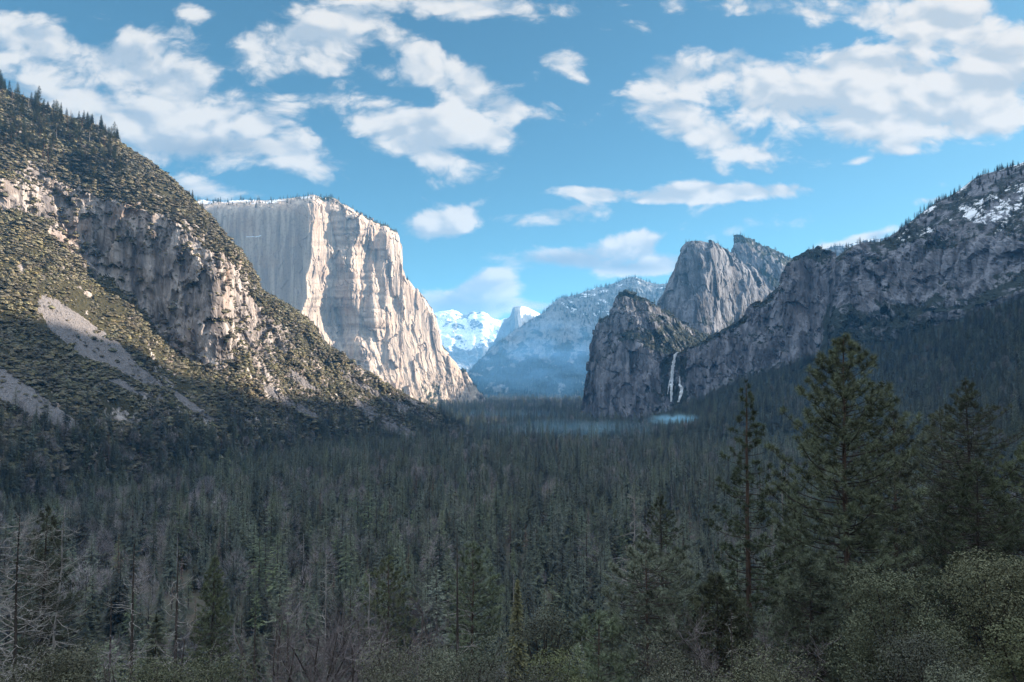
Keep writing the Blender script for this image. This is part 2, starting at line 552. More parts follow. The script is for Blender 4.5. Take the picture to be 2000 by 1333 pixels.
# ------------------------------------------------------------------ left mountain
LM = [
    # skyline, cliff top, cliff mid, cliff foot, mid slope, lower slope, toe
    [(-900, -420, 1500), (-900, -200, 1350), (-900, -60, 1290), (-900, 80, 1240), (-900, 480, 900), (-900, 800, 640), (-900, 1120, 520)],
    [(-420, -120, 1500), (-420, 60, 1370), (-420, 150, 1310), (-420, 240, 1270), (-420, 560, 980), (-420, 820, 760), (-420, 1060, 620)],
    [(-180, 70, 1500), (-180, 210, 1350), (-180, 290, 1290), (-180, 350, 1250), (-180, 620, 1020), (-180, 820, 850), (-180, 1030, 740)],
    [(0, 186, 1520), (0, 300, 1350), (0, 350, 1300), (0, 410, 1285), (0, 640, 1080), (0, 830, 920), (0, 1000, 830)],
    [(60, 214, 1530), (60, 318, 1390), (60, 370, 1345), (60, 430, 1320), (60, 645, 1110), (60, 830, 950), (60, 985, 880)],
    [(120, 240, 1545), (120, 350, 1430), (120, 410, 1395), (120, 478, 1365), (120, 660, 1150), (120, 830, 1000), (120, 970, 930)],
    [(190, 264, 1565), (190, 385, 1437), (185, 460, 1422), (180, 530, 1411), (190, 680, 1203), (190, 830, 1060), (190, 960, 985)],
    [(232, 292, 1580), (240, 400, 1444), (240, 480, 1429), (238, 570, 1418), (240, 700, 1231), (240, 835, 1100), (240, 950, 1030)],
    [(300, 336, 1590), (300, 420, 1454), (300, 520, 1439), (300, 640, 1428), (300, 735, 1279), (300, 840, 1170), (300, 940, 1100)],
    [(345, 372, 1600), (345, 440, 1462), (345, 550, 1447), (345, 685, 1436), (345, 755, 1317), (345, 845, 1220), (345, 932, 1150)],
    [(390, 412, 1615), (388, 470, 1469), (386, 580, 1454), (390, 705, 1443), (390, 768, 1344), (390, 850, 1265), (390, 925, 1200)],
    [(430, 458, 1635), (424, 510, 1475), (420, 610, 1460), (425, 710, 1449), (430, 780, 1380), (430, 852, 1310), (430, 918, 1250)],
    [(458, 492, 1655), (456, 545, 1560), (452, 630, 1530), (455, 700, 1480), (460, 785, 1420), (460, 855, 1350), (460, 912, 1300)],
    [(480, 530, 1680), (480, 580, 1600), (478, 640, 1560), (480, 695, 1520), (485, 790, 1450), (485, 858, 1385), (485, 908, 1335)],
    [(500, 566, 1700), (502, 605, 1640), (500, 650, 1600), (505, 700, 1560), (510, 795, 1490), (510, 858, 1425), (510, 904, 1375)],
    [(545, 592, 1740), (545, 625, 1690), (545, 665, 1660), (548, 710, 1620), (550, 800, 1545), (550, 858, 1490), (550, 898, 1440)],
    [(590, 622, 1790), (590, 650, 1745), (590, 690, 1710), (592, 730, 1680), (595, 805, 1605), (595, 858, 1555), (595, 893, 1510)],
    [(625, 668, 1820), (626, 690, 1790), (626, 720, 1765), (628, 752, 1735), (630, 815, 1670), (630, 858, 1620), (630, 889, 1580)],
    [(680, 706, 1880), (681, 726, 1860), (682, 752, 1835), (684, 778, 1800), (686, 825, 1745), (688, 860, 1700), (690, 884, 1660)],
    [(740, 746, 1950), (741, 762, 1930), (743, 782, 1905), (745, 802, 1880), (747, 836, 1830), (749, 862, 1790), (751, 880, 1760)],
    [(800, 780, 2020), (801, 792, 2005), (803, 806, 1985), (805, 822, 1960), (807, 846, 1920), (809, 864, 1885), (811, 876, 1860)],
    [(850, 806, 2080), (851, 815, 2065), (852, 824, 2050), (854, 836, 2030), (856, 852, 2000), (858, 864, 1975), (860, 872, 1955)],
    [(890, 832, 2140), (891, 838, 2130), (892, 844, 2120), (894, 850, 2110), (896, 858, 2095), (898, 864, 2080), (900, 870, 2060)],
    [(930, 866, 2180), (931, 868, 2175), (932, 870, 2170), (934, 872, 2165), (936, 874, 2160), (938, 876, 2155), (940, 878, 2150)],
]
P = loft(to_ground(ribs_from_px(LM)), 900, 540, back=(500, 260))
ppx, ppy = to_px(P)
isback = np.zeros(P.shape[:2]); 
steep0 = 1 - smooth(0.45, 0.75, slope_up(P))
P = rocky(P, 22, 95, 2.6, 5, 3.0, ridge=0.5, taper=0.25 + 0.75 * steep0)
P = rocky(P, 6, 26, 2.4, 5, 9.0, ridge=0.5, taper=0.22 + 0.78 * steep0)
cliffy = 1 - smooth(0.45, 0.75, slope_up(P))
P = broken(P, 5, 50, 3.0, 2.2, .1 + .9 * cliffy)
P = broken(P, 3.2, 24, 1.1, 4.2, .1 + .9 * cliffy)
LEFT_P = P
up = slope_up(P)
LEFT_PX, LEFT_PY = to_px(P)


def in_poly(px, py, poly):
    poly = np.asarray(poly, float)
    c = np.zeros(px.shape, bool)
    n = len(poly)
    for i in range(n):
        x1, y1 = poly[i]; x2, y2 = poly[(i + 1) % n]
        if y1 == y2: continue
        c ^= ((y1 > py) != (y2 > py)) & (px < (x2 - x1) * (py - y1) / (y2 - y1) + x1)
    return c


# rock slides on the slope (outlines on the hillside itself)
TALUS = [
    [(85, 578), (118, 590), (190, 640), (235, 672), (268, 712), (312, 745), (318, 758), (285, 752), (225, 718), (150, 690), (95, 640), (72, 600)],
    [(-160, 640), (-60, 680), (30, 735), (90, 780), (155, 828), (140, 838), (60, 815), (-20, 770), (-160, 720)],
    [(205, 735), (235, 742), (262, 756), (300, 778), (270, 770), (215, 745)],
    [(655, 715), (700, 742), (760, 778), (835, 815), (800, 808), (740, 778), (690, 750)],
    [(560, 715), (590, 735), (625, 765), (600, 760), (570, 740)],
    [(690, 775), (735, 800), (800, 838), (812, 856), (790, 858), (740, 835), (700, 800)],
    [(500, 740), (560, 775), (640, 820), (620, 822), (540, 785)],
    [(330, 755), (380, 790), (420, 820), (400, 818), (350, 785)],
]
tal = np.zeros(P.shape[:2])
wob = fbm(P.reshape(-1, 3) / 30 + 40, 5, .65).reshape(P.shape[:2]) * 24
for poly in TALUS:
    tal[in_poly(LEFT_PX + wob, LEFT_PY + wob * .6, poly)] = 1
steep = smooth(0.62, 0.40, up)
lowcover = smooth(0.35, 0.6, up)
CLIFF_POLY = [(-400, 60), (-180, 205), (0, 300), (60, 318), (120, 350), (190, 388), (240, 392), (300, 392), (345, 412), (392, 440), (436, 486), (466, 528), (488, 574), (512, 612), (560, 640), (590, 668), (560, 690), (500, 690), (440, 722),
              (400, 720), (345, 690), (300, 640), (240, 570), (180, 530), (120, 478), (60, 430), (0, 412), (-180, 355), (-400, 250)]
LEFT_CLIFF = in_poly(LEFT_PX + wob * .8, LEFT_PY + wob * .8, CLIFF_POLY).astype(float)
vegn = fbm(P.reshape(-1, 3) / 60 + 20, 4).reshape(P.shape[:2])
LEFT_VEG = np.clip(np.where(LEFT_CLIFF > 0, lowcover * .6 + vegn * .7, lowcover * .4 + .42 + vegn * .9), 0, 1) * (1 - tal)
LEFT_TAL = tal
terrain('mountain_left', P, M_ROCK_L, 'steep granite mountainside at the left with brush, rock slides and a sunlit cliff band', 'mountain',
        veg=LEFT_VEG, talus=tal)

# ------------------------------------------------------------------ the great cliff across the valley
SKY_C = [(300, 395), (380, 392), (430, 394), (470, 393), (520, 392), (560, 389), (595, 384), (612, 383), (650, 392), (690, 410), (730, 430), (760, 445), (777, 452)]
EDGE = [(777, 452), (783, 480), (784, 520), (790, 540), (806, 560), (830, 580), (845, 605), (852, 640), (862, 672), (882, 700), (905, 730), (920, 748), (938, 772), (960, 800)]


def elcap():
    nv, nu = 560, 720
    px = np.linspace(290, 962, nu)
    sx = [p_[0] for p_ in SKY_C + EDGE[1:]]
    sy = [p_[1] for p_ in SKY_C + EDGE[1:]]
    top = np.interp(px, sx, sy)
    v = np.linspace(0, 1, nv)[:, None]
    bot = np.full(nu, 812.0)
    PX = np.repeat(px[None], nv, 0)
    PY = top[None] * (1 - v) + bot[None] * v
    # turning of the wall towards / away from the sun, buttress by buttress, on a raster of the wall
    rows = [385, 430, 480, 530, 580, 630, 680, 730, 790]
    e = np.array([
        [612, 640, 668, 690, 712, 730, 752, 768],
        [612, 640, 694, 716, 728, 744, 756, 768],
        [610, 654, 690, 716, 728, 738, 756, 772],
        [604, 656, 686, 717, 724, 734, 752, 774],
        [597, 652, 690, 716, 728, 742, 754, 776],
        [589, 658, 700, 704, 730, 748, 756, 772],
        [584, 672, 706, 722, 726, 750, 756, 766],
        [590, 684, 722, 748, 752, 758, 764, 770],
        [620, 700, 742, 775, 780, 786, 790, 794],
    ], float)
    g = np.array([0.08, 1.35, 0.0, 1.4, 0.0, 1.3, 0.02, 1.3, 1.25])
    ry = np.arange(378, 816, 1.0)
    RX, RY = np.meshgrid(px, ry)
    ed = np.stack([np.interp(RY.ravel(), rows, e[:, k]).reshape(RX.shape) for k in range(8)], -1)
    jag = fbm(np.stack([RX.ravel() / 22, RY.ravel() / 46, RX.ravel() * 0 + 2], 1), 5, .6).reshape(RX.shape) * 13
    idx = ((RX + jag)[..., None] > ed).sum(-1)
    slope = g[idx]
    slope = np.where(RX > 792, 1.15 - 0.2 * smooth(850, 930, RX), slope)
    dpx = px[1] - px[0]
    dX = 3950.0 / F_PX * dpx / (1 + 0.22 * slope)
    YR = np.cumsum(slope * dX, 1)
    i4, i7 = np.argmin(abs(px - 560)), np.argmin(abs(px - 800))
    YR = YR - YR[:, [i4]]
    tot = YR[:, [i7]]
    ramp = np.clip((RX - 590) / 205, 0, 1)
    YR = YR + (tot.mean() - tot) * ramp                # every level of the wall ends at the same corner
    k = np.hanning(9); k /= k.sum()
    YR = np.apply_along_axis(lambda c_: np.convolve(np.pad(c_, 4, 'edge'), k, 'valid'), 0, YR)
    fy = np.clip(PY - 378, 0, len(ry) - 1.001); i0 = fy.astype(int); fr = fy - i0
    cidx = np.repeat(np.arange(nu)[None], nv, 0)
    Y = 3850 + YR[i0, cidx] * (1 - fr) + YR[i0 + 1, cidx] * fr
    Y += -150 * np.clip((PY - 600) / 212, 0, 1) ** 1.5 - 60 * np.clip((PY - 385) / 400, 0, 1)
    ttop = (PY - top[None])
    Y += 90 * np.exp(-ttop / 7.0) * smooth(800, 760, PX) + 40 * np.exp(-ttop / 4.0)
    a = (PX - 1000) / F_PX; b_ = (666.5 - PY) / F_PX
    dy = math.cos(PITCH) - math.sin(PITCH) * b_
    dz = math.sin(PITCH) + math.cos(PITCH) * b_
    P = np.stack([a / dy * Y, Y, CAMZ + dz / dy * Y], -1)
    # plateau running back from the rim, then down
    R = []
    for dist, drop in ((1500, 420), (700, 90), (260, 30), (90, 8)):
        q_ = P[0].copy()
        q_[:, 1] += dist
        q_[:, 0] -= dist * 0.15
        q_[:, 2] += (q_[:, 2] - CAMZ) / P[0][:, 1] * 0 - drop
        R.append(q_)
    back = np.stack(R)
    backi = cr_interp(np.concatenate([back, P[:1]]), 60)[:-1]
    return np.concatenate([backi, P]), 59


P, nb = elcap()
bm = np.ones(P.shape[:2]); bm[:nb] = 0.3
cpx, cpy = to_px(P)
left_face = smooth(640, 590, cpx)
P = rocky(P, 11, 150, 6.0, 6, 1.0, gain=0.5, ridge=0.4, taper=bm * (1 - 0.85 * left_face))
P = rocky(P, 4, 40, 5.0, 5, 8.0, gain=0.5, ridge=0.4, taper=bm * (1 - 0.55 * left_face))
P = broken(P, 10, 80, 5.0, 1.1, bm * (1 - .75 * left_face))
P = broken(P, 3.0, 28, 4.0, 5.1, bm * (1 - .5 * left_face))
apron = smooth(690, 740, cpy) * smooth(790, 830, cpx)
P = rocky(P, 14, 60, 1.2, 5, 15.0, ridge=0.5, taper=bm * apron)
up = slope_up(P)
CAP_P = P
CAP_PX, CAP_PY = to_px(P)
n_ = fbm(P.reshape(-1, 3) / 120 + 7, 4).reshape(P.shape[:2])
rim = np.zeros(P.shape[:2]); rim[:nb + 5] = 1
rim2 = np.clip((nb + 22 - np.arange(P.shape[0])[:, None]) / 20.0, 0, 1) * (n_ > .05)
rim = np.maximum(rim, rim2)
west = smooth(640, 590, CAP_PX)
snow = rim * west * np.clip(0.62 + n_ * 0.9, 0, 1) * smooth(0.2, .5, up + 0.3)
ledge = (np.abs(CAP_PY - 462 + n_ * 14) < 1.1 + n_ * 3) & (CAP_PX > 480) & (CAP_PX < 510)
snow = np.maximum(snow, ledge * 0.8)
veg = np.clip(rim * (1 - west) * (0.65 + n_ * .6), 0, 1)
veg = np.maximum(veg, smooth(720, 760, CAP_PY) * smooth(800, 820, CAP_PX) * np.clip(0.55 + n_ * 0.9 - smooth(.0, .25, .4 - up) * .5, 0, 1) * smooth(915, 850, CAP_PX + (760 - CAP_PY)))
terrain('cliff_granite', P, M_ROCK_C, 'huge pale granite monolith with sunlit buttresses and a shaded west face across the valley', 'cliff', veg=veg, snow=snow)

# ------------------------------------------------------------------ shadowed cliffs on the right
def sheet(skyline, Yfun, rows, nu, nv, back=(500, 300)):
    """skyline: (px, py); rows: per-row (fraction to foot, depth offset); foot py from Yfun"""
    ribs = []
    for px, py, Y, fpy, fY in skyline:
        rib = []
        for t, prof in rows:
            rib.append(to_world(px, py + (fpy - py) * t, Y + (fY - Y) * prof))
        ribs.append(rib)
    return loft(ribs, nu, nv, back)


CLIFFROWS = [(0, 0), (0.10, 0.18), (0.30, 0.30), (0.6, 0.5), (0.85, 0.75), (1.0, 1.0)]

# peak behind the middle peak
rear = [(1395, 560, 4200, 640, 4000), (1430, 500, 4200, 640, 4000), (1434, 471, 4200, 640, 4000), (1462, 474, 4220, 640, 4000), (1490, 486, 4250, 640, 4000), (1520, 500, 4300, 640, 4000),
        (1550, 512, 4350, 640, 4000), (1600, 530, 4400, 640, 4000), (1680, 570, 4500, 660, 4050)]
P = sheet(rear, None, CLIFFROWS, 260, 160)
P = rocky(P, 26, 160, 1.3, 6, 31.0, ridge=.35)
up = slope_up(P); n_ = fbm(P.reshape(-1, 3) / 120 + 7, 4).reshape(P.shape[:2])
P = broken(P, 10, 80, 2.0, 3.3)
P = broken(P, 4.0, 28.799999999999997, 2.0, 7.7)
REAR_P = P
terrain('peak_rear', P, M_ROCK_R, 'pointed wooded peak rising behind the grey domed peak', 'mountain', veg=np.clip(smooth(.3, .6, up) * .7 + .25 + n_ * .8, 0, 1), snow=np.clip(n_ * .5, 0, 1))

# far snowy ridge in the notch
notch = [(1540, 530, 5200, 620, 5000), (1580, 505, 5200, 620, 5000), (1620, 492, 5200, 620, 5000), (1660, 486, 5200, 620, 5000), (1700, 478, 5200, 620, 5000), (1780, 470, 5200, 620, 5000)]
P = sheet(notch, None, CLIFFROWS, 160, 80)
P = rocky(P, 14, 120, 1.2, 5, 32.0)
NOTCH_P = P
n_ = fbm(P.reshape(-1, 3) / 90 + 7, 4).reshape(P.shape[:2])
terrain('ridge_notch', P, M_ROCK_R, 'distant snow dusted ridge glimpsed in the notch between the right cliffs', 'mountain', veg=np.clip(.35 + n_, 0, 1), snow=np.clip(.45 + n_ * .8, 0, 1))

# domed middle peak
mid = [(1270, 640, 3560, 700, 3460), (1285, 590, 3560, 720, 3450), (1300, 565, 3540, 720, 3440), (1316, 530, 3520, 725, 3420), (1330, 492, 3500, 725, 3400), (1344, 478, 3500, 725, 3390), (1362, 474, 3500, 725, 3380), (1385, 479, 3540, 725, 3380),
       (1405, 487, 3620, 720, 3420), (1422, 496, 3700, 715, 3490), (1440, 508, 3790, 710, 3560), (1480, 540, 3920, 690, 3680), (1515, 575, 4020, 680, 3760), (1600, 620, 4120, 690, 3850)]
P = sheet(mid, None, CLIFFROWS, 420, 300)
P = rocky(P, 34, 210, 1.5, 6, 33.0, gain=.5, ridge=.35)
P = rocky(P, 4, 35, 2.0, 4, 35.0)
up = slope_up(P); n_ = fbm(P.reshape(-1, 3) / 90 + 7, 4).reshape(P.shape[:2])
P = broken(P, 8, 110, 2.0, 3.3)
P = broken(P, 2.5, 30, 2.0, 7.7)
MID_P = P
qx_, qy_ = to_px(P)
terrain('peak_domed', P, M_ROCK_R, 'grey domed granite peak with a sunlit right shoulder above the waterfall valley', 'mountain',
        veg=np.clip(smooth(.45, .75, up) * .4 + smooth(600, 640, qy_) * .4 + n_ * .8, 0, 1))

# rounded buttress left of the waterfall
low = [(1138, 800, 2980, 818, 2960), (1143, 760, 2975, 818, 2950), (1150, 720, 2970, 818, 2930), (1160, 650, 2960, 818, 2900), (1170, 630, 2955, 818, 2880), (1186, 620, 2950, 818, 2860), (1196, 600, 2945, 818, 2850), (1206, 580, 2940, 818, 2840), (1222, 576, 2950, 818, 2830),
       (1245, 582, 2980, 818, 2815), (1270, 590, 3020, 818, 2800), (1300, 606, 3080, 816, 2795), (1330, 625, 3150, 812, 2800), (1365, 645, 3230, 800, 2840), (1400, 660, 3300, 790, 2900)]
LOWROWS = [(0, 0), (0.08, 0.12), (0.32, 0.52), (0.42, 0.70), (0.7, 0.86), (0.9, 0.95), (1.0, 1.0)]
P = sheet(low, None, LOWROWS, 420, 380)
P = rocky(P, 30, 170, 1.4, 6, 41.0, gain=.5, ridge=.35)
P = rocky(P, 6, 28, 3.0, 5, 45.0)
up = slope_up(P); n_ = fbm(P.reshape(-1, 3) / 70 + 7, 4).reshape(P.shape[:2])
P = broken(P, 9, 60, 2.0, 3.3)
P = broken(P, 3.6, 21.599999999999998, 2.0, 7.7)
LOW_P = P
lx, ly = to_px(P)
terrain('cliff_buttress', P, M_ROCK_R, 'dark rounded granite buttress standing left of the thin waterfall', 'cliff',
        veg=np.clip(smooth(.3, .6, up) * .8 + .04 + n_ * .5 + 0.22 * smooth(740, 800, ly) + .55 * smooth(1285, 1300, lx) * smooth(690, 705, ly) + .32 * smooth(1240, 1290, lx) * smooth(700, 680, ly), 0, 1))

# long wall right of the waterfall
wal = [(1290, 706, 2840, 812, 2790), (1306, 690, 2830, 812, 2775), (1316, 686, 2825, 812, 2765), (1335, 690, 2790, 815, 2700), (1350, 680, 2760, 815, 2650), (1380, 664, 2730, 815, 2610), (1420, 640, 2720, 812, 2580), (1450, 624, 2715, 808, 2560), (1470, 598, 2710, 800, 2540), (1495, 590, 2700, 795, 2520), (1515, 566, 2690, 790, 2500),
       (1536, 528, 2680, 785, 2490), (1552, 502, 2670, 780, 2480), (1572, 493, 2660, 775, 2470), (1600, 494, 2650, 770, 2460), (1624, 500, 2640, 765, 2450), (1630, 530, 2660, 765, 2450), (1650, 560, 2700, 765, 2460), (1700, 600, 2760, 765, 2480)]
P = sheet(wal, None, CLIFFROWS, 560, 420)
P = rocky(P, 30, 170, 1.5, 6, 51.0, gain=.5, ridge=.35)
P = rocky(P, 6, 26, 4.0, 5, 55.0)
up = slope_up(P); n_ = fbm(P.reshape(-1, 3) / 70 + 7, 4).reshape(P.shape[:2])
P = broken(P, 9, 60, 2.0, 3.3)
P = broken(P, 3.6, 21.599999999999998, 2.0, 7.7)
WAL_P = P
wx_, wy_ = to_px(P)
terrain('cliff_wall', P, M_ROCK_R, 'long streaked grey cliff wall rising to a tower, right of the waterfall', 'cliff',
        veg=np.clip(smooth(.3, .6, up) * .8 + .04 + n_ * .5 + .55 * smooth(1350, 1338, wx_) * smooth(690, 702, wy_), 0, 1))

# right mountain, rising out of the frame and on round behind the viewpoint's right (it shades the valley)
RM = [
    [(1170, 842, 2560), (1170, 842, 2550), (1170, 843, 2540), (1170, 843, 2530), (1170, 844, 2520), (1170, 850, 2300), (1170, 866, 1900)],
    [(1290, 826, 2560), (1290, 827, 2550), (1290, 828, 2540), (1290, 829, 2530), (1290, 830, 2520), (1290, 842, 2300), (1290, 860, 1900)],
    [(1350, 798, 2560), (1350, 799, 2550), (1350, 800, 2540), (1350, 801, 2530), (1350, 802, 2510), (1350, 828, 2250), (1350, 854, 1850)],
    [(1400, 778, 2560), (1400, 779, 2550), (1400, 780, 2540), (1400, 781, 2530), (1400, 782, 2510), (1400, 815, 2200), (1400, 850, 1800)],
    [(1460, 752, 2520), (1460, 753, 2510), (1460, 754, 2500), (1460, 755, 2490), (1460, 756, 2470), (1460, 795, 2150), (1462, 845, 1750)],
    [(1520, 736, 2500), (1520, 737, 2490), (1520, 738, 2480), (1520, 739, 2470), (1520, 740, 2450), (1522, 785, 2120), (1525, 845, 1720)],
    [(1570, 716, 2480), (1570, 717, 2475), (1570, 718, 2470), (1570, 720, 2465), (1570, 722, 2450), (1573, 780, 2100), (1577, 846, 1700)],
    [(1606, 700, 2470), (1606, 702, 2465), (1606, 704, 2460), (1607, 706, 2455), (1608, 710, 2445), (1612, 778, 2090), (1617, 847, 1690)],
    [(1620, 580, 2620), (1622, 610, 2580), (1624, 650, 2540), (1626, 690, 2500), (1628, 706, 2440), (1630, 778, 2085), (1632, 848, 1685)],
    [(1632, 516, 2580), (1632, 560, 2540), (1633, 610, 2500), (1635, 660, 2460), (1640, 698, 2420), (1645, 778, 2080), (1650, 850, 1680)],
    [(1650, 494, 2560), (1652, 530, 2510), (1655, 590, 2470), (1660, 640, 2430), (1665, 690, 2390), (1670, 780, 2080), (1680, 850, 1650)],
    [(1682, 478, 2560), (1684, 520, 2480), (1686, 580, 2440), (1690, 640, 2390), (1695, 686, 2340), (1705, 780, 1980), (1715, 855, 1500)],
    [(1720, 474, 2560), (1722, 510, 2460), (1724, 570, 2410), (1728, 640, 2350), (1732, 682, 2300), (1745, 780, 1880), (1760, 860, 1380)],
    [(1752, 456, 2550), (1756, 500, 2440), (1758, 570, 2390), (1762, 640, 2320), (1768, 676, 2260), (1780, 780, 1800), (1800, 865, 1280)],
    [(1790, 428, 2540), (1795, 485, 2400), (1797, 560, 2350), (1800, 620, 2280), (1806, 660, 2210), (1820, 775, 1720), (1840, 870, 1180)],
    [(1830, 400, 2520), (1840, 480, 2340), (1842, 550, 2290), (1846, 610, 2220), (1850, 648, 2150), (1865, 770, 1640), (1885, 880, 1080)],
    [(1870, 382, 2500), (1885, 470, 2280), (1888, 540, 2230), (1892, 600, 2150), (1896, 632, 2080), (1910, 765, 1560), (1935, 890, 990)],
    [(1912, 352, 2480), (1930, 460, 2220), (1934, 530, 2160), (1938, 585, 2080), (1944, 615, 2000), (1955, 760, 1480), (1985, 900, 900)],
    [(1960, 336, 2440), (1980, 450, 2150), (1985, 520, 2090), (1990, 570, 2010), (1996, 598, 1930), (2010, 750, 1390), (2040, 910, 820)],
    [(2010, 318, 2400), (2035, 440, 2080), (2040, 510, 2010), (2046, 555, 1930), (2055, 580, 1850), (2070, 740, 1300), (2100, 920, 740)],
    [(2100, 250, 2320), (2130, 390, 2000), (2136, 460, 1930), (2145, 510, 1840), (2160, 545, 1740), (2180, 720, 1180), (2220, 940, 640)],
    [(2260, 165, 2200), (2300, 300, 1850), (2310, 390, 1770), (2330, 450, 1670), (2350, 500, 1560), (2390, 700, 1000), (2440, 960, 500)],
]
ribs = ribs_from_px(RM)
for (x, y, z, x2, y2) in ((2160, 2040, 1345, 900, 560), (2350, 1500, 1450, 330, 250), (2450, 900, 1230, 340, 130), (2400, 200, 1240, 330, -60), (2300, -600, 1230, 330, -300), (2000, -1600, 1200, 250, -700)):  # unseen ridge, raised and shaped to cast shade on the left mountainside
    rib = []
    for t, pz in ((0, 1), (.12, .78), (.25, .66), (.35, .58), (.45, .5), (.75, .22), (1, .0)):
        xx, yy = x + (x2 - x) * t, y + (y2 - y) * t
        zz = 120 + (z - 120) * pz
        rib.append((xx, yy, zz))
    ribs.append(rib)
P = loft(to_ground(ribs), 900, 440, back=(1100, 500))
inview = smooth(3000, 2400, P[..., 0] / np.maximum(P[..., 1], 1) * 1420 + 1000)
steep0 = 1 - smooth(0.45, 0.75, slope_up(P))
P = rocky(P, 40, 200, 1.4, 6, 61.0, gain=.5, ridge=.4, taper=0.3 + 0.7 * steep0)
P = rocky(P, 8, 32, 2.2, 5, 65.0, taper=0.3 + 0.7 * steep0)
up = slope_up(P); n_ = fbm(P.reshape(-1, 3) / 80 + 7, 4).reshape(P.shape[:2])
tap_ = .15 + .85 * (1 - smooth(.4, .7, slope_up(P)))
P = broken(P, 11, 70, 2.0, 3.3, tap_)
P = broken(P, 4.4, 25.2, 2.0, 7.7, tap_)
RIGHT_P = P
rx_, ry_ = to_px(P)
RIGHT_VEG = np.clip(smooth(.35, .75, up) * .4 + .15 + n_ * .55 + .5 * smooth(560, 640, ry_), 0, 1)
snowp = np.zeros(P.shape[:2])
for poly in ([(1925, 410), (1960, 385), (2010, 355), (2060, 360), (2010, 395), (1975, 420), (1940, 440)], [(1880, 420), (1930, 405), (1960, 425), (1900, 440)], [(1760, 455), (1780, 446), (1775, 452)]):
    snowp[in_poly(rx_ + n_ * 60, ry_ + n_ * 30, poly)] = 0.52
snowp = np.maximum(snowp, np.clip(smooth(.4, .65, up) * smooth(520, 440, ry_) * (0.30 + n_ * .8), 0, 1))
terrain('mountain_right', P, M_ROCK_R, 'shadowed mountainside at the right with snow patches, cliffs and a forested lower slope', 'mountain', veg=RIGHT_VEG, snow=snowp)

# ------------------------------------------------------------------ blue ridge and far peaks at the head of the valley
blue = [(860, 806, 6800, 812, 6700), (905, 790, 6900, 806, 6700), (915, 738, 7000, 800, 6750), (935, 715, 7100, 798, 6700), (960, 690, 7200, 797, 6650), (985, 668, 7250, 796, 6600), (1010, 650, 7300, 796, 6550), (1040, 630, 7350, 796, 6500), (1066, 612, 7400, 796, 6500), (1085, 598, 7400, 796, 6450), (1110, 588, 7450, 796, 6450), (1140, 580, 7500, 796, 6400),
        (1175, 572, 7550, 796, 6400), (1205, 565, 7600, 796, 6400), (1222, 557, 7600, 796, 6400), (1240, 554, 7600, 796, 6400), (1262, 562, 7600, 796, 6400), (1290, 566, 7600, 796, 6400), (1340, 560, 7600, 796, 6400), (1420, 570, 7700, 796, 6400)]
BLUEROWS = [(0, 0), (0.08, 0.10), (0.3, 0.32), (0.6, 0.6), (0.85, 0.85), (1.0, 1.0)]
P = sheet(blue, None, BLUEROWS, 460, 300, back=(900, 400))
P = rocky(P, 60, 420, 2.0, 6, 71.0)
P = rocky(P, 18, 90, 2.0, 5, 75.0)
up = slope_up(P); n_ = fbm(P.reshape(-1, 3) / 160 + 7, 5).reshape(P.shape[:2])
BLUE_P = P
bx_, by_ = to_px(P)
terrain('ridge_blue', P, M_ROCK_F, 'hazy blue wooded ridge dusted with snow at the head of the valley', 'mountain',
        veg=np.clip(smooth(620, 730, by_) * .5 + .25 + n_ * .8, 0, 1), snow=np.clip(smooth(700, 590, by_) * .34 + n_ * .55, 0, 1))

dome = [(950, 690, 11000, 730, 10900), (965, 668, 11000, 730, 10850), (978, 640, 11000, 730, 10820), (984, 632, 11000, 730, 10800), (996, 622, 10980, 730, 10790), (1002, 607, 10960, 730, 10780), (1012, 604, 11000, 730, 10800), (1024, 605, 11100, 730, 10850), (1040, 611, 11250, 730, 10900), (1060, 622, 11400, 730, 11000), (1100, 650, 11600, 730, 11100)]
P = sheet(dome, None, CLIFFROWS, 220, 140, back=(900, 300))
P = rocky(P, 22, 200, 4.0, 5, 81.0)
n_ = fbm(P.reshape(-1, 3) / 160 + 7, 4).reshape(P.shape[:2])
dx_, dy_ = to_px(P)
terrain('peak_half_round', P, M_ROCK_F, 'distant half rounded dome with one sheer face, left of the blue ridge', 'mountain', snow=np.clip(smooth(1010, 1020, dx_) * smooth(630, 612, dy_) * .7 + n_ * .4, 0, 1), veg=np.clip(smooth(640, 690, dy_) * .5 + n_ * .4, 0, 1))

snowy = [(780, 650, 13500, 760, 11500), (820, 634, 13500, 760, 11500), (850, 622, 13500, 760, 11500), (870, 619, 13500, 760, 11500), (890, 620, 13500, 760, 11500), (905, 622, 13500, 760, 11500), (916, 626, 13450, 760, 11500), (924, 620, 13400, 760, 11500), (934, 622, 13400, 760, 11500), (942, 620, 13350, 760, 11500), (955, 630, 13300, 760, 11500), (975, 634, 13300, 760, 11500), (1000, 634, 13300, 760, 11500), (1060, 650, 13300, 760, 11500)]
P = sheet(snowy, None, [(0, 0), (.12, .2), (.35, .42), (.6, .65), (.8, .85), (1, 1)], 360, 220, back=(1500, 500))
P = rocky(P, 150, 800, 1.1, 6, 91.0, ridge=.7)
n_ = fbm(P.reshape(-1, 3) / 350 + 7, 5).reshape(P.shape[:2])
sx_, sy_ = to_px(P)
up = slope_up(P)
terrain('peaks_snowy', P, M_ROCK_F, 'far snow covered peaks under the low cloud at the end of the valley', 'mountain', snow=np.clip(.66 - smooth(640, 715, sy_) * .3 + n_ * 1.0 - (up < .3) * .2, 0, 1), veg=np.clip(smooth(680, 730, sy_) * .4, 0, 1))

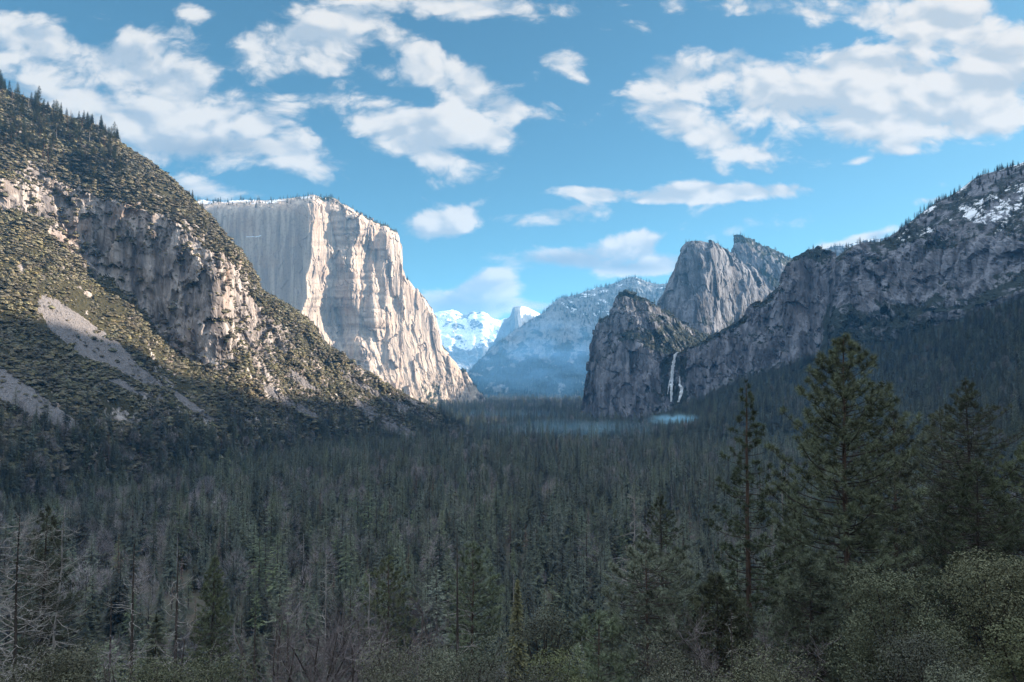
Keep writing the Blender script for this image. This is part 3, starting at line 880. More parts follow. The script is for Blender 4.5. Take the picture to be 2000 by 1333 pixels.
# ------------------------------------------------------------------ foliage and bark materials
def leaf_material(name, col, var=0.5, scale=0.6, vr=(0.65, 1.4), big=0.0):
    m = bpy.data.materials.new(name); m.use_nodes = True
    T = NT(m.node_tree)
    oi = T.n('ShaderNodeObjectInfo').outputs['Random']
    tc = T.n('ShaderNodeTexCoord').outputs['Object']
    nz = T.noise(tc, scale, 3.0, 0.6)
    lo = tuple(x * (1 - var) for x in col) + (1,)
    hi = tuple(x * (1 + var) for x in col) + (1,)
    c = T.mix(T.maprange(nz, 0.3, 0.7), lo, hi)
    if big:                                  # stands of paler and darker growth
        lc = T.n('ShaderNodeObjectInfo').outputs['Location']
        bn = T.noise(lc, 0.012, 4.0, 0.6)
        c = T.mix(T.math('MULTIPLY', T.maprange(bn, 0.38, 0.62), big), c, tuple(x * f for x, f in zip(col, (.55, .62, .75))) + (1,))
    hs = T.n('ShaderNodeHueSaturation')
    T.set(hs, 'Color', c)
    T.set(hs, 'Hue', T.maprange(oi, 0, 1, 0.475, 0.52, False))
    T.set(hs, 'Value', T.maprange(T.math('FRACT', T.math('MULTIPLY', oi, 7.31)), 0, 1, vr[0], vr[1], False))
    T.set(hs, 'Saturation', T.maprange(T.math('FRACT', T.math('MULTIPLY', oi, 3.7)), 0, 1, 0.6, 1.1, False))
    p = T.n('ShaderNodeBsdfPrincipled', inp={'Base Color': hs.outputs[0], 'Roughness': 0.75})
    p.inputs['Specular IOR Level'].default_value = 0.2
    T.n('ShaderNodeOutputMaterial', inp={0: p.outputs[0]})
    return m


def bark_material(name, a, b_):
    m = bpy.data.materials.new(name); m.use_nodes = True
    T = NT(m.node_tree)
    tc = T.n('ShaderNodeTexCoord').outputs['Object']
    n1 = T.noise(T.vmul(tc, (1, 1, .2)), 4.0, 5.0, 0.65)
    n2 = T.noise(tc, 0.25, 3.0, 0.5)
    c = T.mix(T.maprange(T.math('ADD', T.math('MULTIPLY', n1, .6), T.math('MULTIPLY', n2, .4)), 0.36, 0.62), a + (1,), b_ + (1,))
    bp = T.n('ShaderNodeBump', inp={'Strength': 0.5, 'Distance': 0.05, 'Height': n1})
    p = T.n('ShaderNodeBsdfPrincipled', inp={'Base Color': c, 'Roughness': 0.9, 'Normal': bp.outputs[0]})
    p.inputs['Specular IOR Level'].default_value = 0.15
    T.n('ShaderNodeOutputMaterial', inp={0: p.outputs[0]})
    return m


M_NEEDLE = leaf_material('needles_dark', (0.100, 0.112, 0.074), vr=(.5, 1.6), big=.7)
M_NEEDLE_P = leaf_material('needles_pine', (0.112, 0.132, 0.074), vr=(.6, 1.4))
M_NEEDLE_Y = leaf_material('needles_yellowed', (0.135, 0.135, 0.055))
M_BROWN = leaf_material('needles_dead', (0.15, 0.085, 0.055))
M_OAK = leaf_material('oak_leaves', (0.086, 0.092, 0.058), 0.45, 0.9)
M_OAK_G = leaf_material('oak_leaves_green', (0.105, 0.112, 0.058), 0.4, 0.9, (.9, 1.1))
M_BRUSH = leaf_material('brush_leaves', (0.178, 0.156, 0.082), 0.22, 0.5, (0.85, 1.15), 0.7)
M_BRUSH_D = leaf_material('brush_leaves_dark', (0.105, 0.092, 0.056), 0.25, 0.5, (0.7, 1.3), 0.5)
M_TWIG = leaf_material('bare_twigs', (0.24, 0.21, 0.21), 0.35)
M_TWIG_D = leaf_material('bare_twigs_dark', (0.135, 0.112, 0.115), 0.3)
M_BARK = bark_material('bark_brown', (0.045, 0.033, 0.028), (0.14, 0.095, 0.075))
M_BARK_D = bark_material('bark_dark', (0.03, 0.026, 0.024), (0.085, 0.07, 0.062))
M_DEAD = bark_material('wood_weathered', (0.13, 0.115, 0.105), (0.36, 0.335, 0.315))


# ------------------------------------------------------------------ vegetation geometry
class Geo:
    def __init__(self):
        self.v = []; self.f3 = []; self.f4 = []; self.n = 0

    def tris(self, A):                       # (n,3,3)
        n = len(A)
        self.v.append(A.reshape(-1, 3))
        self.f3.append(np.arange(n * 3).reshape(n, 3) + self.n)
        self.n += n * 3

    def quads(self, A):                      # (n,4,3)
        n = len(A)
        self.v.append(A.reshape(-1, 3))
        self.f4.append(np.arange(n * 4).reshape(n, 4) + self.n)
        self.n += n * 4

    def tube(self, pts, rad, k=6):
        pts = np.asarray(pts, float); rad = np.asarray(rad, float)
        n = len(pts)
        d = np.gradient(pts, axis=0); d /= np.linalg.norm(d, axis=1, keepdims=True) + 1e-9
        ref = np.where(np.abs(d[:, 2:3]) > .9, [[1., 0, 0]], [[0., 0, 1]])
        a = np.cross(d, ref); a /= np.linalg.norm(a, axis=1, keepdims=True) + 1e-9
        b_ = np.cross(d, a)
        th = np.linspace(0, 2 * np.pi, k, endpoint=False)
        ring = pts[:, None] + rad[:, None, None] * (np.cos(th)[None, :, None] * a[:, None] + np.sin(th)[None, :, None] * b_[:, None])
        self.v.append(ring.reshape(-1, 3))
        i = np.arange(n * k).reshape(n, k) + self.n
        j = np.roll(i, -1, 1)
        self.f4.append(np.stack([i[:-1].ravel(), j[:-1].ravel(), j[1:].ravel(), i[1:].ravel()], 1))
        self.n += n * k

    def mesh(self, name, mat):
        f = []
        if self.f3: f.append(np.concatenate(self.f3))
        if self.f4: f.append(np.concatenate(self.f4))
        return np_mesh(name, np.concatenate(self.v), f, [mat])


def joined(name, parts):
    V, F3, F4, M3, M4, off, mats = [], [], [], [], [], 0, []
    for g, mat in parts:
        mats.append(mat); mi = len(mats) - 1
        V.append(np.concatenate(g.v))
        for a in g.f3: F3.append(a + off); M3.append(np.full(len(a), mi))
        for a in g.f4: F4.append(a + off); M4.append(np.full(len(a), mi))
        off += g.n
    fl, mi = [], []
    if F3: fl.append(np.concatenate(F3)); mi.append(np.concatenate(M3))
    if F4: fl.append(np.concatenate(F4)); mi.append(np.concatenate(M4))
    return np_mesh(name, np.concatenate(V), fl, mats, np.concatenate(mi))


def unit(v):
    return v / (np.linalg.norm(v, axis=-1, keepdims=True) + 1e-9)


def conifer(H, R, levels, per, sprays, seed, bare=0.15, droop=0.35, rise=0.15, shape=0.8, ragged=0.35, lean=0.01, wide=0.34, sat=None, thin=1.0):
    """tapered trunk and a crown of drooping branch sprays; returns (trunk, crown)"""
    r = np.random.default_rng(seed)
    trunk, crown = Geo(), Geo()
    nseg = 9
    t = np.linspace(0, 1, nseg)
    bend = np.cumsum(r.normal(0, lean * H / nseg, (nseg, 2)), 0); bend[0] = 0
    tp = np.concatenate([bend, (t * H)[:, None]], 1)
    trunk.tube(tp, 0.013 * H * (1 - t) ** 0.9 + 0.02, 6)
    nb = levels * per
    u = (np.arange(nb) + r.uniform(0, 1, nb)) / nb
    u = np.clip(u, 0.004, 1)
    z = H * (1 - u * (1 - bare))
    phi = np.arange(nb) * 2.4 + r.normal(0, .6, nb)
    sect = 1 + 0.25 * np.sin(phi * 2 + r.uniform(0, 6)) * 0.6
    L = R * ((u ** shape) if sat is None else (1 - (1 - u) ** sat)) * r.uniform(1 - ragged, 1.08, nb) * sect * np.where(u > .9, .8, 1) + 0.25
    L = L * np.where(r.random(nb) < .12, .45, 1)
    base = np.stack([np.interp(z / H, t, tp[:, 0]), np.interp(z / H, t, tp[:, 1]), z], 1)
    d = np.stack([np.cos(phi), np.sin(phi), np.zeros(nb)], 1)
    side = np.stack([-np.sin(phi), np.cos(phi), np.zeros(nb)], 1)
    rs = rise * (1 - 1.6 * u) + r.normal(0, .08, nb)
    dr = droop * r.uniform(.6, 1.3, nb)

    def pos(s):                              # s (nb,)
        return base + d * (L * s)[:, None] + np.stack([0 * s, 0 * s, L * (rs * s - dr * s * s)], 1)
    tri = []
    for k in range(sprays):
        s0 = np.clip((k + .3 + r.uniform(0, .5, nb)) / (sprays + .2), 0.06, .95)
        p0 = pos(s0)
        ln = L * wide * (1.15 - .65 * s0) * r.uniform(.65, 1.25, nb) + .15
        for sg in (-1, 1):
            dirv = d * r.uniform(.55, 1.0, nb)[:, None] + side * sg * r.uniform(.45, 1.0, nb)[:, None]
            dirv[:, 2] += -dr * .7 + r.normal(0, .22, nb)
            dirv = unit(dirv)
            w = unit(np.cross(dirv, [0, 0, 1.])) * (ln * thin * r.uniform(.16, .26, nb))[:, None]
            w[:, 2] += r.normal(0, .05, nb) * ln
            tri.append(np.stack([p0 - w * .5, p0 + dirv * (ln * .55)[:, None] + w, p0 + dirv * ln[:, None], p0 + dirv * (ln * .5)[:, None] - w], 1))
    s0 = np.full(nb, .35); p0 = pos(s0); p1 = pos(np.full(nb, 1.0))
    w = side * (L * .09 + .1)[:, None]
    tri.append(np.stack([p0 - w * .3, (p0 + p1) / 2 + w, p1, (p0 + p1) / 2 - w], 1))
    Q = np.concatenate(tri)
    crown.quads(Q)
    tz = tp[-1]
    for k in range(5):
        a = r.uniform(0, 6.3)
        w = np.array([math.cos(a), math.sin(a), 0]) * 0.02 * R
        crown.tris(np.array([[tz - [0, 0, .06 * H] - w * 3, tz - [0, 0, .06 * H] + w * 3, tz + [0, 0, .012 * H]]]))
    return trunk, crown


def bare_branch(g, r, p0, dirv, L, rad, depth, k=4, kink=.25, curl=.15):
    n = 5
    pts = [np.array(p0, float)]
    d = np.array(dirv, float)
    for i in range(n):
        d = unit(d + r.normal(0, kink, 3) + np.array([0, 0, curl * (i / n)]))
        pts.append(pts[-1] + d * L / n)
    pts = np.array(pts)
    g.tube(pts, rad * np.linspace(1, .25, n + 1), k)
    if depth > 0:
        for _ in range(r.integers(2, 5)):
            i = r.integers(1, n)
            dd = unit(unit(pts[i] - pts[i - 1]) + r.normal(0, .65, 3))
            bare_branch(g, r, pts[i], dd, L * r.uniform(.3, .6), rad * .5, depth - 1, 3, kink, curl)


def leafless(H, R, seed, twigs=900):
    """round grey deciduous tree without leaves: limbs and a haze of twigs"""
    r = np.random.default_rng(seed)
    trunk, crown = Geo(), Geo()
    trunk.tube([(0, 0, 0), (.1, 0, H * .3), (0, .1, H * .55), (0, 0, H * .8)], np.array([.014, .011, .007, .002]) * H, 5)
    for _ in range(9):
        a = r.uniform(0, 6.3)
        bare_branch(trunk, r, (0, 0, H * r.uniform(.25, .6)), (math.cos(a), math.sin(a), 1.2), H * .35, .005 * H, 1, 3)
    th, ph = r.uniform(0, 2 * np.pi, twigs), np.arccos(r.uniform(-.5, 1, twigs))
    rr = r.uniform(.55, 1.0, twigs) ** .6
    lump = 1 + .25 * np.sin(3 * th + r.uniform(0, 6)) * np.sin(2 * ph)
    p = np.stack([R * rr * lump * np.sin(ph) * np.cos(th), R * rr * lump * np.sin(ph) * np.sin(th), H * .58 + H * .40 * rr * lump * np.cos(ph)], 1)
    d = unit(np.stack([np.sin(ph) * np.cos(th), np.sin(ph) * np.sin(th), np.cos(ph) + .6], 1) + r.normal(0, .4, (twigs, 3)))
    ln = r.uniform(.05, .12, twigs)[:, None] * H
    w = unit(np.cross(d, r.normal(0, 1, (twigs, 3)))) * .0032 * H
    crown.quads(np.stack([p - w, p + w, p + d * ln + w * .3, p + d * ln - w * .3], 1))
    return trunk, crown


def clump_crown(g, r, centers, radii, n, size, flat=.8, up=.35):
    """leaf-sized faces spread through a set of clumps"""
    c = r.choice(len(centers), n, p=radii ** 2 / (radii ** 2).sum())
    v = unit(r.normal(0, 1, (n, 3)))
    rad = radii[c] * r.uniform(.35, 1.05, n) ** .5
    p = centers[c] + v * rad[:, None] * np.array([1, 1, flat])
    nrm = unit(v + r.normal(0, .7, (n, 3)) + np.array([0, 0, up]))
    a = unit(np.cross(nrm, r.normal(0, 1, (n, 3))))
    b_ = np.cross(nrm, a)
    s = size * r.uniform(.6, 1.4, n)[:, None]
    g.quads(np.stack([p - a * s * .8, p + b_ * s * .45, p + a * s, p - b_ * s * .45], 1))


def broadleaf(H, R, seed, n_clump=28, leaves=3000, size=.5, low=.15):
    r = np.random.default_rng(seed)
    trunk, crown = Geo(), Geo()
    trunk.tube([(0, 0, -1), (.02 * H, 0, H * .25), (-.02 * H, .02 * H, H * .5), (0, 0, H * .75)], np.array([.024, .02, .013, .004]) * H, 7)
    u = r.uniform(0, 1, n_clump)
    th = r.uniform(0, 2 * np.pi, n_clump)
    zc = H * (low + (1 - low) * r.uniform(.05, .92, n_clump))
    prof = np.sqrt(np.clip(1 - ((zc / H - .5) / .55) ** 2, .05, 1))
    rc = R * .78 * np.sqrt(u) * prof
    cen = np.stack([rc * np.cos(th), rc * np.sin(th), zc], 1)
    rad = R * r.uniform(.2, .42, n_clump)
    for c_ in cen[::2]:
        trunk.tube([(0, 0, c_[2] * .35 + .1 * H), c_ * np.array([.5, .5, .75]), c_], np.array([.009, .006, .002]) * H, 4)
    clump_crown(crown, r, cen, rad, leaves, size)
    return trunk, crown


def brush(R, seed, leaves=60, size=.3):
    """rounded shrub: a lumpy leafy body with loose leaf clumps breaking its outline"""
    r = np.random.default_rng(seed)
    g = Geo()
    nu, nv = 14, 7
    th = np.linspace(0, 2 * np.pi, nu, endpoint=False); ph = np.linspace(.05, 1.75, nv)
    TH, PH = np.meshgrid(th, ph)
    d = np.stack([np.sin(PH) * np.cos(TH), np.sin(PH) * np.sin(TH), np.cos(PH)], -1)
    lump = .78 + .30 * fbm(d.reshape(-1, 3) * 2.3 + seed * 3.1, 3, .7).reshape(TH.shape) + r.normal(0, .025, TH.shape)
    V = d * (R * lump)[..., None] * np.array([1, 1, .85]) + np.array([0, 0, .12 * R])
    i = np.arange(nu * nv).reshape(nv, nu); k = np.roll(i, -1, 1)
    g.v.append(V.reshape(-1, 3)); g.n = nu * nv
    g.f4.append(np.stack([i[:-1].ravel(), i[1:].ravel(), k[1:].ravel(), k[:-1].ravel()], 1))
    n = 9
    cen = V.reshape(-1, 3)[r.choice(nu * (nv - 2), n)] * .9
    clump_crown(g, r, cen, R * r.uniform(.22, .4, n), leaves, size * R, .75, 1.6)
    return g


# ------------------------------------------------------------------ scattering (masses no one could count: one object each)
def scatter_object(name, pts, kinds, rots, sizes, protos, label, cat):
    """one point per plant; a node tree sets the plant meshes on the points"""
    coll = bpy.data.collections.new(name + '_sources')
    for i, me_ in enumerate(protos):
        po = bpy.data.objects.new('%s_source_%02d' % (name, i), me_)
        coll.objects.link(po)
    me = bpy.data.meshes.new(name)
    me.vertices.add(len(pts))
    me.vertices.foreach_set('co', np.asarray(pts, np.float32).ravel())
    a = me.attributes.new('which', 'INT', 'POINT'); a.data.foreach_set('value', np.asarray(kinds, np.int32))
    a = me.attributes.new('turn', 'FLOAT_VECTOR', 'POINT')
    a.data.foreach_set('vector', np.stack([0 * rots, 0 * rots, rots], 1).astype(np.float32).ravel())
    a = me.attributes.new('size', 'FLOAT_VECTOR', 'POINT'); a.data.foreach_set('vector', np.asarray(sizes, np.float32).ravel())
    o = link(name, me)
    ng = bpy.data.node_groups.new(name + '_nodes', 'GeometryNodeTree')
    ng.interface.new_socket('Geometry', in_out='INPUT', socket_type='NodeSocketGeometry')
    ng.interface.new_socket('Geometry', in_out='OUTPUT', socket_type='NodeSocketGeometry')
    N, Lk = ng.nodes, ng.links
    gi, go = N.new('NodeGroupInput'), N.new('NodeGroupOutput')
    ci = N.new('GeometryNodeCollectionInfo'); ci.inputs[0].default_value = coll
    ci.inputs['Separate Children'].default_value = True; ci.inputs['Reset Children'].default_value = True
    iop = N.new('GeometryNodeInstanceOnPoints'); iop.inputs['Pick Instance'].default_value = True
    aw = N.new('GeometryNodeInputNamedAttribute'); aw.data_type = 'INT'; aw.inputs[0].default_value = 'which'
    at = N.new('GeometryNodeInputNamedAttribute'); at.data_type = 'FLOAT_VECTOR'; at.inputs[0].default_value = 'turn'
    az = N.new('GeometryNodeInputNamedAttribute'); az.data_type = 'FLOAT_VECTOR'; az.inputs[0].default_value = 'size'
    e2r = N.new('FunctionNodeEulerToRotation')
    Lk.new(gi.outputs[0], iop.inputs['Points']); Lk.new(ci.outputs[0], iop.inputs['Instance'])
    Lk.new(aw.outputs[0], iop.inputs['Instance Index']); Lk.new(at.outputs[0], e2r.inputs[0])
    Lk.new(e2r.outputs[0], iop.inputs['Rotation']); Lk.new(az.outputs[0], iop.inputs['Scale'])
    Lk.new(iop.outputs[0], go.inputs[0])
    md = o.modifiers.new('scatter', 'NODES'); md.node_group = ng
    return tag(o, label, cat, kind='stuff')


def sample_grid(P, weight, n, rng):
    """n random points on a lofted surface, cell probability = area x weight"""
    A = np.linalg.norm(np.cross(P[1:, :-1] - P[:-1, :-1], P[:-1, 1:] - P[:-1, :-1]), axis=-1)
    w = (A * weight[:-1, :-1]).ravel()
    c = rng.choice(len(w), n, p=w / w.sum())
    nu = P.shape[1] - 1
    i, j = c // nu, c % nu
    a, b_ = rng.random((n, 1)), rng.random((n, 1))
    return (P[i, j] * (1 - a) * (1 - b_) + P[i + 1, j] * a * (1 - b_) + P[i, j + 1] * (1 - a) * b_ + P[i + 1, j + 1] * a * b_), i, j


rng = np.random.default_rng(21)
protos = []
for k in range(4):
    protos.append(joined('fir_far', [(g_, m_) for g_, m_ in zip(conifer(34, 5.6 + .6 * k, 34, 8, 2, 100 + k, bare=.06, wide=.42, shape=.7), (M_BARK_D, M_NEEDLE))]))
for k in range(2):
    protos.append(joined('pine_far', [(g_, m_) for g_, m_ in zip(conifer(36, 7.2, 26, 7, 3, 110 + k, bare=.22, shape=.5, droop=.1, rise=.3, ragged=.6), (M_BARK, M_NEEDLE_P))]))
for k in range(2):
    protos.append(joined('leafless_far', [(g_, m_) for g_, m_ in zip(leafless(24, 6.5, 120 + k, 520), (M_BARK_D, M_TWIG))]))
protos.append(joined('dead_far', [(g_, m_) for g_, m_ in zip(conifer(32, 4.0, 22, 6, 2, 130, bare=.15, ragged=.6), (M_BARK, M_BROWN))]))
protos.append(joined('oak_far', [(g_, m_) for g_, m_ in zip(broadleaf(15, 6.5, 140, 14, 500, 1.0), (M_BARK_D, M_OAK))]))
g_ = Geo(); g_.tube([(0, 0, 0), (.2, 0, 12), (0, .2, 26)], [.4, .28, .05], 5)
r_ = np.random.default_rng(5)
for _ in range(40):
    a_ = r_.uniform(0, 6.3); z_ = r_.uniform(8, 25)
    g_.tube([(0, 0, z_), (math.cos(a_) * (27 - z_) * .16, math.sin(a_) * (27 - z_) * .16, z_ + .4)], [.09, .03], 3)
protos.append(joined('snag_far', [(g_, M_DEAD)]))
# which: 0-3 firs, 4-5 pines, 6-7 leafless, 8 brown, 9 oak, 10 snag


def kinds_for(pts, n):
    nz = fbm(np.stack([pts[:, 0] / 140, pts[:, 1] / 200, 0 * pts[:, 0]], 1), 3)
    leftish = smooth(100, -500, pts[:, 0]) * smooth(1500, 500, pts[:, 1])
    pl = np.clip(.10 + nz * .55 + leftish * .28, 0.02, .7)
    u = rng.random(n)
    k = np.where(rng.random(n) < .24, rng.integers(4, 6, n), rng.integers(0, 4, n))
    k = np.where(u < pl, rng.integers(6, 8, n), k)
    v = rng.random(n)
    k = np.where(v < .035, 8, k)
    k = np.where((v > .035) & (v < .035 + .05 + .07 * leftish), 9, k)
    k = np.where(v > .965, 10, k)
    return k


PTS, KND, SZ = [], [], []


def add_points(p, k, s):
    PTS.append(p); KND.append(k); SZ.append(s)


# valley floor and the hillside below the viewpoint
def wedge(n, y0, y1):
    y = np.sqrt(rng.uniform(y0 ** 2, y1 ** 2, n))
    x = rng.uniform(-.80, .80, n) * y
    return np.stack([x, y, ground_z(x, y) - .5], 1)


far = np.concatenate([wedge(16500, 420, 1700), wedge(44000, 1700, 5200), wedge(9000, 5200, 7000)])
nz = fbm(np.stack([far[:, 0] / 160, far[:, 1] / 260, far[:, 0] * 0 + 9], 1), 3)
far = far[rng.random(len(far)) < np.clip(.85 + nz * 1.2, .25, 1)]
kk = kinds_for(far, len(far))
s = np.clip(rng.lognormal(0.02, .30, len(far)), .35, 1.6)
s = s * (1 + .15 * smooth(1500, 4000, far[:, 1]))
add_points(far, kk, np.stack([s * rng.uniform(.85, 1.2, len(far)), s * rng.uniform(.85, 1.2, len(far)), s], 1))

# right slope
upR = slope_up(RIGHT_P)
vR = np.linspace(0, 1, RIGHT_P.shape[0])[:, None]
rpx, rpy = to_px(RIGHT_P)
FOOT = np.interp(rpx.ravel(), [1280, 1400, 1480, 1560, 1632, 1720, 1800, 1890, 1990, 2060, 2150, 2350], [806, 772, 748, 722, 700, 682, 662, 634, 600, 580, 545, 500]).reshape(rpx.shape)
inframe = (rpx > 1270) & (rpx < 2150) & (RIGHT_P[..., 1] > 0)
wR = (rpy > FOOT - 6) * inframe * smooth(.2, .45, upR) * 1.0
p, i, j = sample_grid(RIGHT_P, wR, 12500, rng)
kk = kinds_for(p, len(p)); kk = np.where((kk >= 6) & (rng.random(len(p)) < .6), rng.integers(0, 4, len(p)), kk)
s = np.clip(rng.normal(.95, .22, len(p)), .4, 1.5)
add_points(p - [0, 0, 1], kk, np.stack([s, s, s], 1))
nR = fbm(RIGHT_P.reshape(-1, 3) / 90 + 3, 3).reshape(upR.shape)
wR = (rpy <= FOOT - 6) * inframe * smooth(.3, .65, upR) * np.clip(.3 + nR * 1.4, 0.04, 1)
p, i, j = sample_grid(RIGHT_P, wR, 1700, rng)
s = np.clip(rng.normal(.55, .16, len(p)), .25, .9)
add_points(p - [0, 0, 1], rng.integers(0, 6, len(p)), np.stack([s, s, s], 1))

# left mountainside: conifers along the crest and the foot
upL = slope_up(LEFT_P)
nL = fbm(LEFT_P.reshape(-1, 3) / 80 + 31, 3).reshape(upL.shape)
inL = (LEFT_PX > -60) & (LEFT_PX < 960)
crest = inL * (LEFT_PX < 236) * (LEFT_PY < np.interp(LEFT_PX.ravel(), [0, 60, 120, 190, 236], [285, 305, 335, 370, 350]).reshape(LEFT_PX.shape)) * smooth(.2, .4, upL)
p, i, j = sample_grid(LEFT_P, crest, 520, rng)
s = np.clip(rng.normal(.78, .2, len(p)), .35, 1.2)
kk = rng.choice([0, 2, 4, 5, 4, 5, 4, 5, 8, 8, 10], len(p))
add_points(p - [0, 0, 1], kk, np.stack([s * 1.1, s * 1.1, s], 1))
foot = inL * smooth(790, 900, LEFT_PY + nL * 60) * (1 - LEFT_TAL) * smooth(.3, .5, upL)
p, i, j = sample_grid(LEFT_P, foot, 5600, rng)
kk = kinds_for(p, len(p)); s = np.clip(rng.normal(.8, .24, len(p)), .3, 1.3)
add_points(p - [0, 0, .8], kk, np.stack([s, s, s], 1))
spr = inL * (LEFT_PY > 340) * np.clip(nL * 1.6, 0.02, 1) * smooth(.35, .6, upL) * (1 - LEFT_TAL)
p, i, j = sample_grid(LEFT_P, spr, 1000, rng)
s = np.clip(rng.normal(.4, .15, len(p)), .15, .8)
add_points(p - [0, 0, .5], rng.choice([0, 1, 2, 3, 4, 5, 9, 9], len(p)), np.stack([s * 1.1, s * 1.1, s], 1))

# rims and ledges of the cliffs
upC = slope_up(CAP_P)
rimC = np.zeros(upC.shape); rimC[nb - 26:nb + 22] = 1
p, i, j = sample_grid(CAP_P, rimC * smooth(.35, .6, upC) * ((CAP_PX > 330) & (CAP_PX < 800)), 1500, rng)
s = np.clip(rng.normal(.55, .18, len(p)), .2, 1.0)
add_points(p - [0, 0, .5], rng.integers(0, 6, len(p)), np.stack([s, s, s], 1))
p, i, j = sample_grid(CAP_P, smooth(715, 760, CAP_PY) * (CAP_PX > 800) * smooth(.25, .45, upC), 1500, rng)
s = np.clip(rng.normal(.55, .18, len(p)), .2, 1.0)
add_points(p - [0, 0, .5], rng.integers(0, 6, len(p)), np.stack([s, s, s], 1))
for (Q, n_, sz_, steep_) in ((REAR_P, 700, .6, .35), (MID_P, 520, .5, .5), (LOW_P, 800, .5, .42), (WAL_P, 900, .5, .45), (NOTCH_P, 500, .8, .2), (BLUE_P, 5200, 1.0, .3)):
    uq = slope_up(Q)
    nq = fbm(Q.reshape(-1, 3) / 110 + 13, 3).reshape(uq.shape)
    qx2, qy2 = to_px(Q)
    wq = smooth(steep_, steep_ + .3, uq) * np.clip(.5 + nq * 1.3, 0.03, 1)
    if Q is MID_P: wq = wq * (smooth(600, 640, qy2) + smooth(500, 480, qy2) * .6 + .05)
    p, i, j = sample_grid(Q, wq, n_, rng)
    s = np.clip(rng.normal(sz_, sz_ * .28, len(p)), .25, 1.6)
    add_points(p - [0, 0, 1], rng.integers(0, 6, len(p)), np.stack([s, s, s], 1))

pts = np.concatenate(PTS); kk = np.concatenate(KND); ss = np.concatenate(SZ)
scatter_object('forest', pts, kk, rng.uniform(0, 6.28, len(pts)), ss, protos,
               'dense conifer forest covering the valley floor and the foot of both mountainsides', 'forest')

# brush on the left mountainside
bp = [np_mesh('b', np.concatenate(g_.v), g_.f4, [M_BRUSH if k < 4 else M_BRUSH_D]) for k, g_ in ((k, brush(1.0, 200 + k)) for k in range(8))]
wB = inL * (1 - LEFT_TAL * .93) * (LEFT_PY < 930) * np.where(LEFT_CLIFF > 0, .45 * smooth(.35, .6, upL), np.clip(.66 + nL * 1.5, .04, 1))
p, i, j = sample_grid(LEFT_P, wB, 72000, rng)
s = np.clip(rng.lognormal(math.log(3.0), .40, len(p)), 1.1, 7)
p2, i, j = sample_grid(LEFT_P, inL * smooth(.1, .3, upL) * (upL < .45) * np.clip(nL * 1.5 + .2, 0, 1), 5000, rng)
s2 = np.clip(rng.lognormal(math.log(1.6), .4, len(p2)), .6, 4)
p = np.concatenate([p, p2]); s = np.concatenate([s, s2])
bx2, by2 = to_px(p)
UPPER = [(190, 300), (240, 290), (310, 345), (400, 420), (440, 470), (420, 505), (345, 450), (300, 430), (240, 410), (190, 395), (100, 350), (0, 310), (0, 270), (100, 300)]  # dark brown brush here also stands in for shade on this steep face
nb_ = fbm(p / 45 + 71, 4)
isd = in_poly(bx2 + nb_ * 25, by2 + nb_ * 20, UPPER) * .8 + np.clip(nb_ * 1.8 + .22, 0, .9)
kb = rng.integers(0, 4, len(p)) + 4 * (rng.random(len(p)) < isd)
s = s * (1 + .35 * (kb > 3))
scatter_object('brush', p - [0, 0, .3], kb, rng.uniform(0, 6.28, len(p)),
               np.stack([s * rng.uniform(.9, 1.4, len(p)), s * rng.uniform(.9, 1.4, len(p)), s * rng.uniform(.55, 1.0, len(p))], 1), bp,
               'olive green brush growing thickly over the left mountainside', 'brush')

# boulders on the rock slides
def boulder(seed):
    r = np.random.default_rng(seed)
    v = []
    for a in range(6):
        for b_ in range(3):
            t_, h_ = a / 6 * 6.283, (b_ + .5) / 3 * math.pi
            q = np.array([math.sin(h_) * math.cos(t_), math.sin(h_) * math.sin(t_), math.cos(h_)])
            v.append(q * r.uniform(.65, 1.1) * np.array([1, .8, .7]))
    v += [np.array([0, 0, .75]), np.array([0, 0, -.7])]
    f4 = [(a * 3 + b_, a * 3 + b_ + 1, ((a + 1) % 6) * 3 + b_ + 1, ((a + 1) % 6) * 3 + b_) for a in range(6) for b_ in range(2)]
    f3 = [(18, a * 3, ((a + 1) % 6) * 3) for a in range(6)] + [(19, ((a + 1) % 6) * 3 + 2, a * 3 + 2) for a in range(6)]
    return np_mesh('boulder', v, [np.array(f3), np.array(f4)], [M_STONE])


M_STONE = bark_material('broken_granite', (0.10, 0.095, 0.098), (0.30, 0.285, 0.28))
wT = inL * LEFT_TAL
p, i, j = sample_grid(LEFT_P, wT, 15000, rng)
s = np.clip(rng.lognormal(math.log(.7), .5, len(p)), .3, 3.2)
scatter_object('scree', p, rng.integers(0, 4, len(p)), rng.uniform(0, 6.28, len(p)), np.stack([s, s, s], 1), [boulder(900 + k) for k in range(4)],
               'grey rock rubble lying in strips down the left mountainside', 'scree')

# undergrowth between the trees of the near hillside
up_ = [np_mesh('u', np.concatenate(g_.v), g_.f4, [M_OAK]) for g_ in (brush(1.0, 240 + k, 420, .16) for k in range(3))]
y = np.sqrt(rng.uniform(55 ** 2, 520 ** 2, 9000)); x = rng.uniform(-.8, .8, 9000) * y
s = np.clip(rng.lognormal(math.log(2.0), .45, len(x)), .7, 5)
scatter_object('undergrowth', np.stack([x, y, ground_z(x, y) - .3], 1), rng.integers(0, 3, len(x)), rng.uniform(0, 6.28, len(x)), np.stack([s, s, s], 1), up_,
               'dark shrubby undergrowth covering the hillside beneath the near trees', 'undergrowth')

# ------------------------------------------------------------------ trees and shrubs that stand out one by one
def gz(x, y):
    return float(ground_z(np.array([x]), np.array([y]))[0])


def spot(px, py_top, Y):
    """where a tree stands whose tip is seen there, Y metres ahead; returns (x, y, ground, height)"""
    x, y, z = to_world(px, py_top, Y)
    g0 = gz(x, y)
    return x, y, g0, z - g0


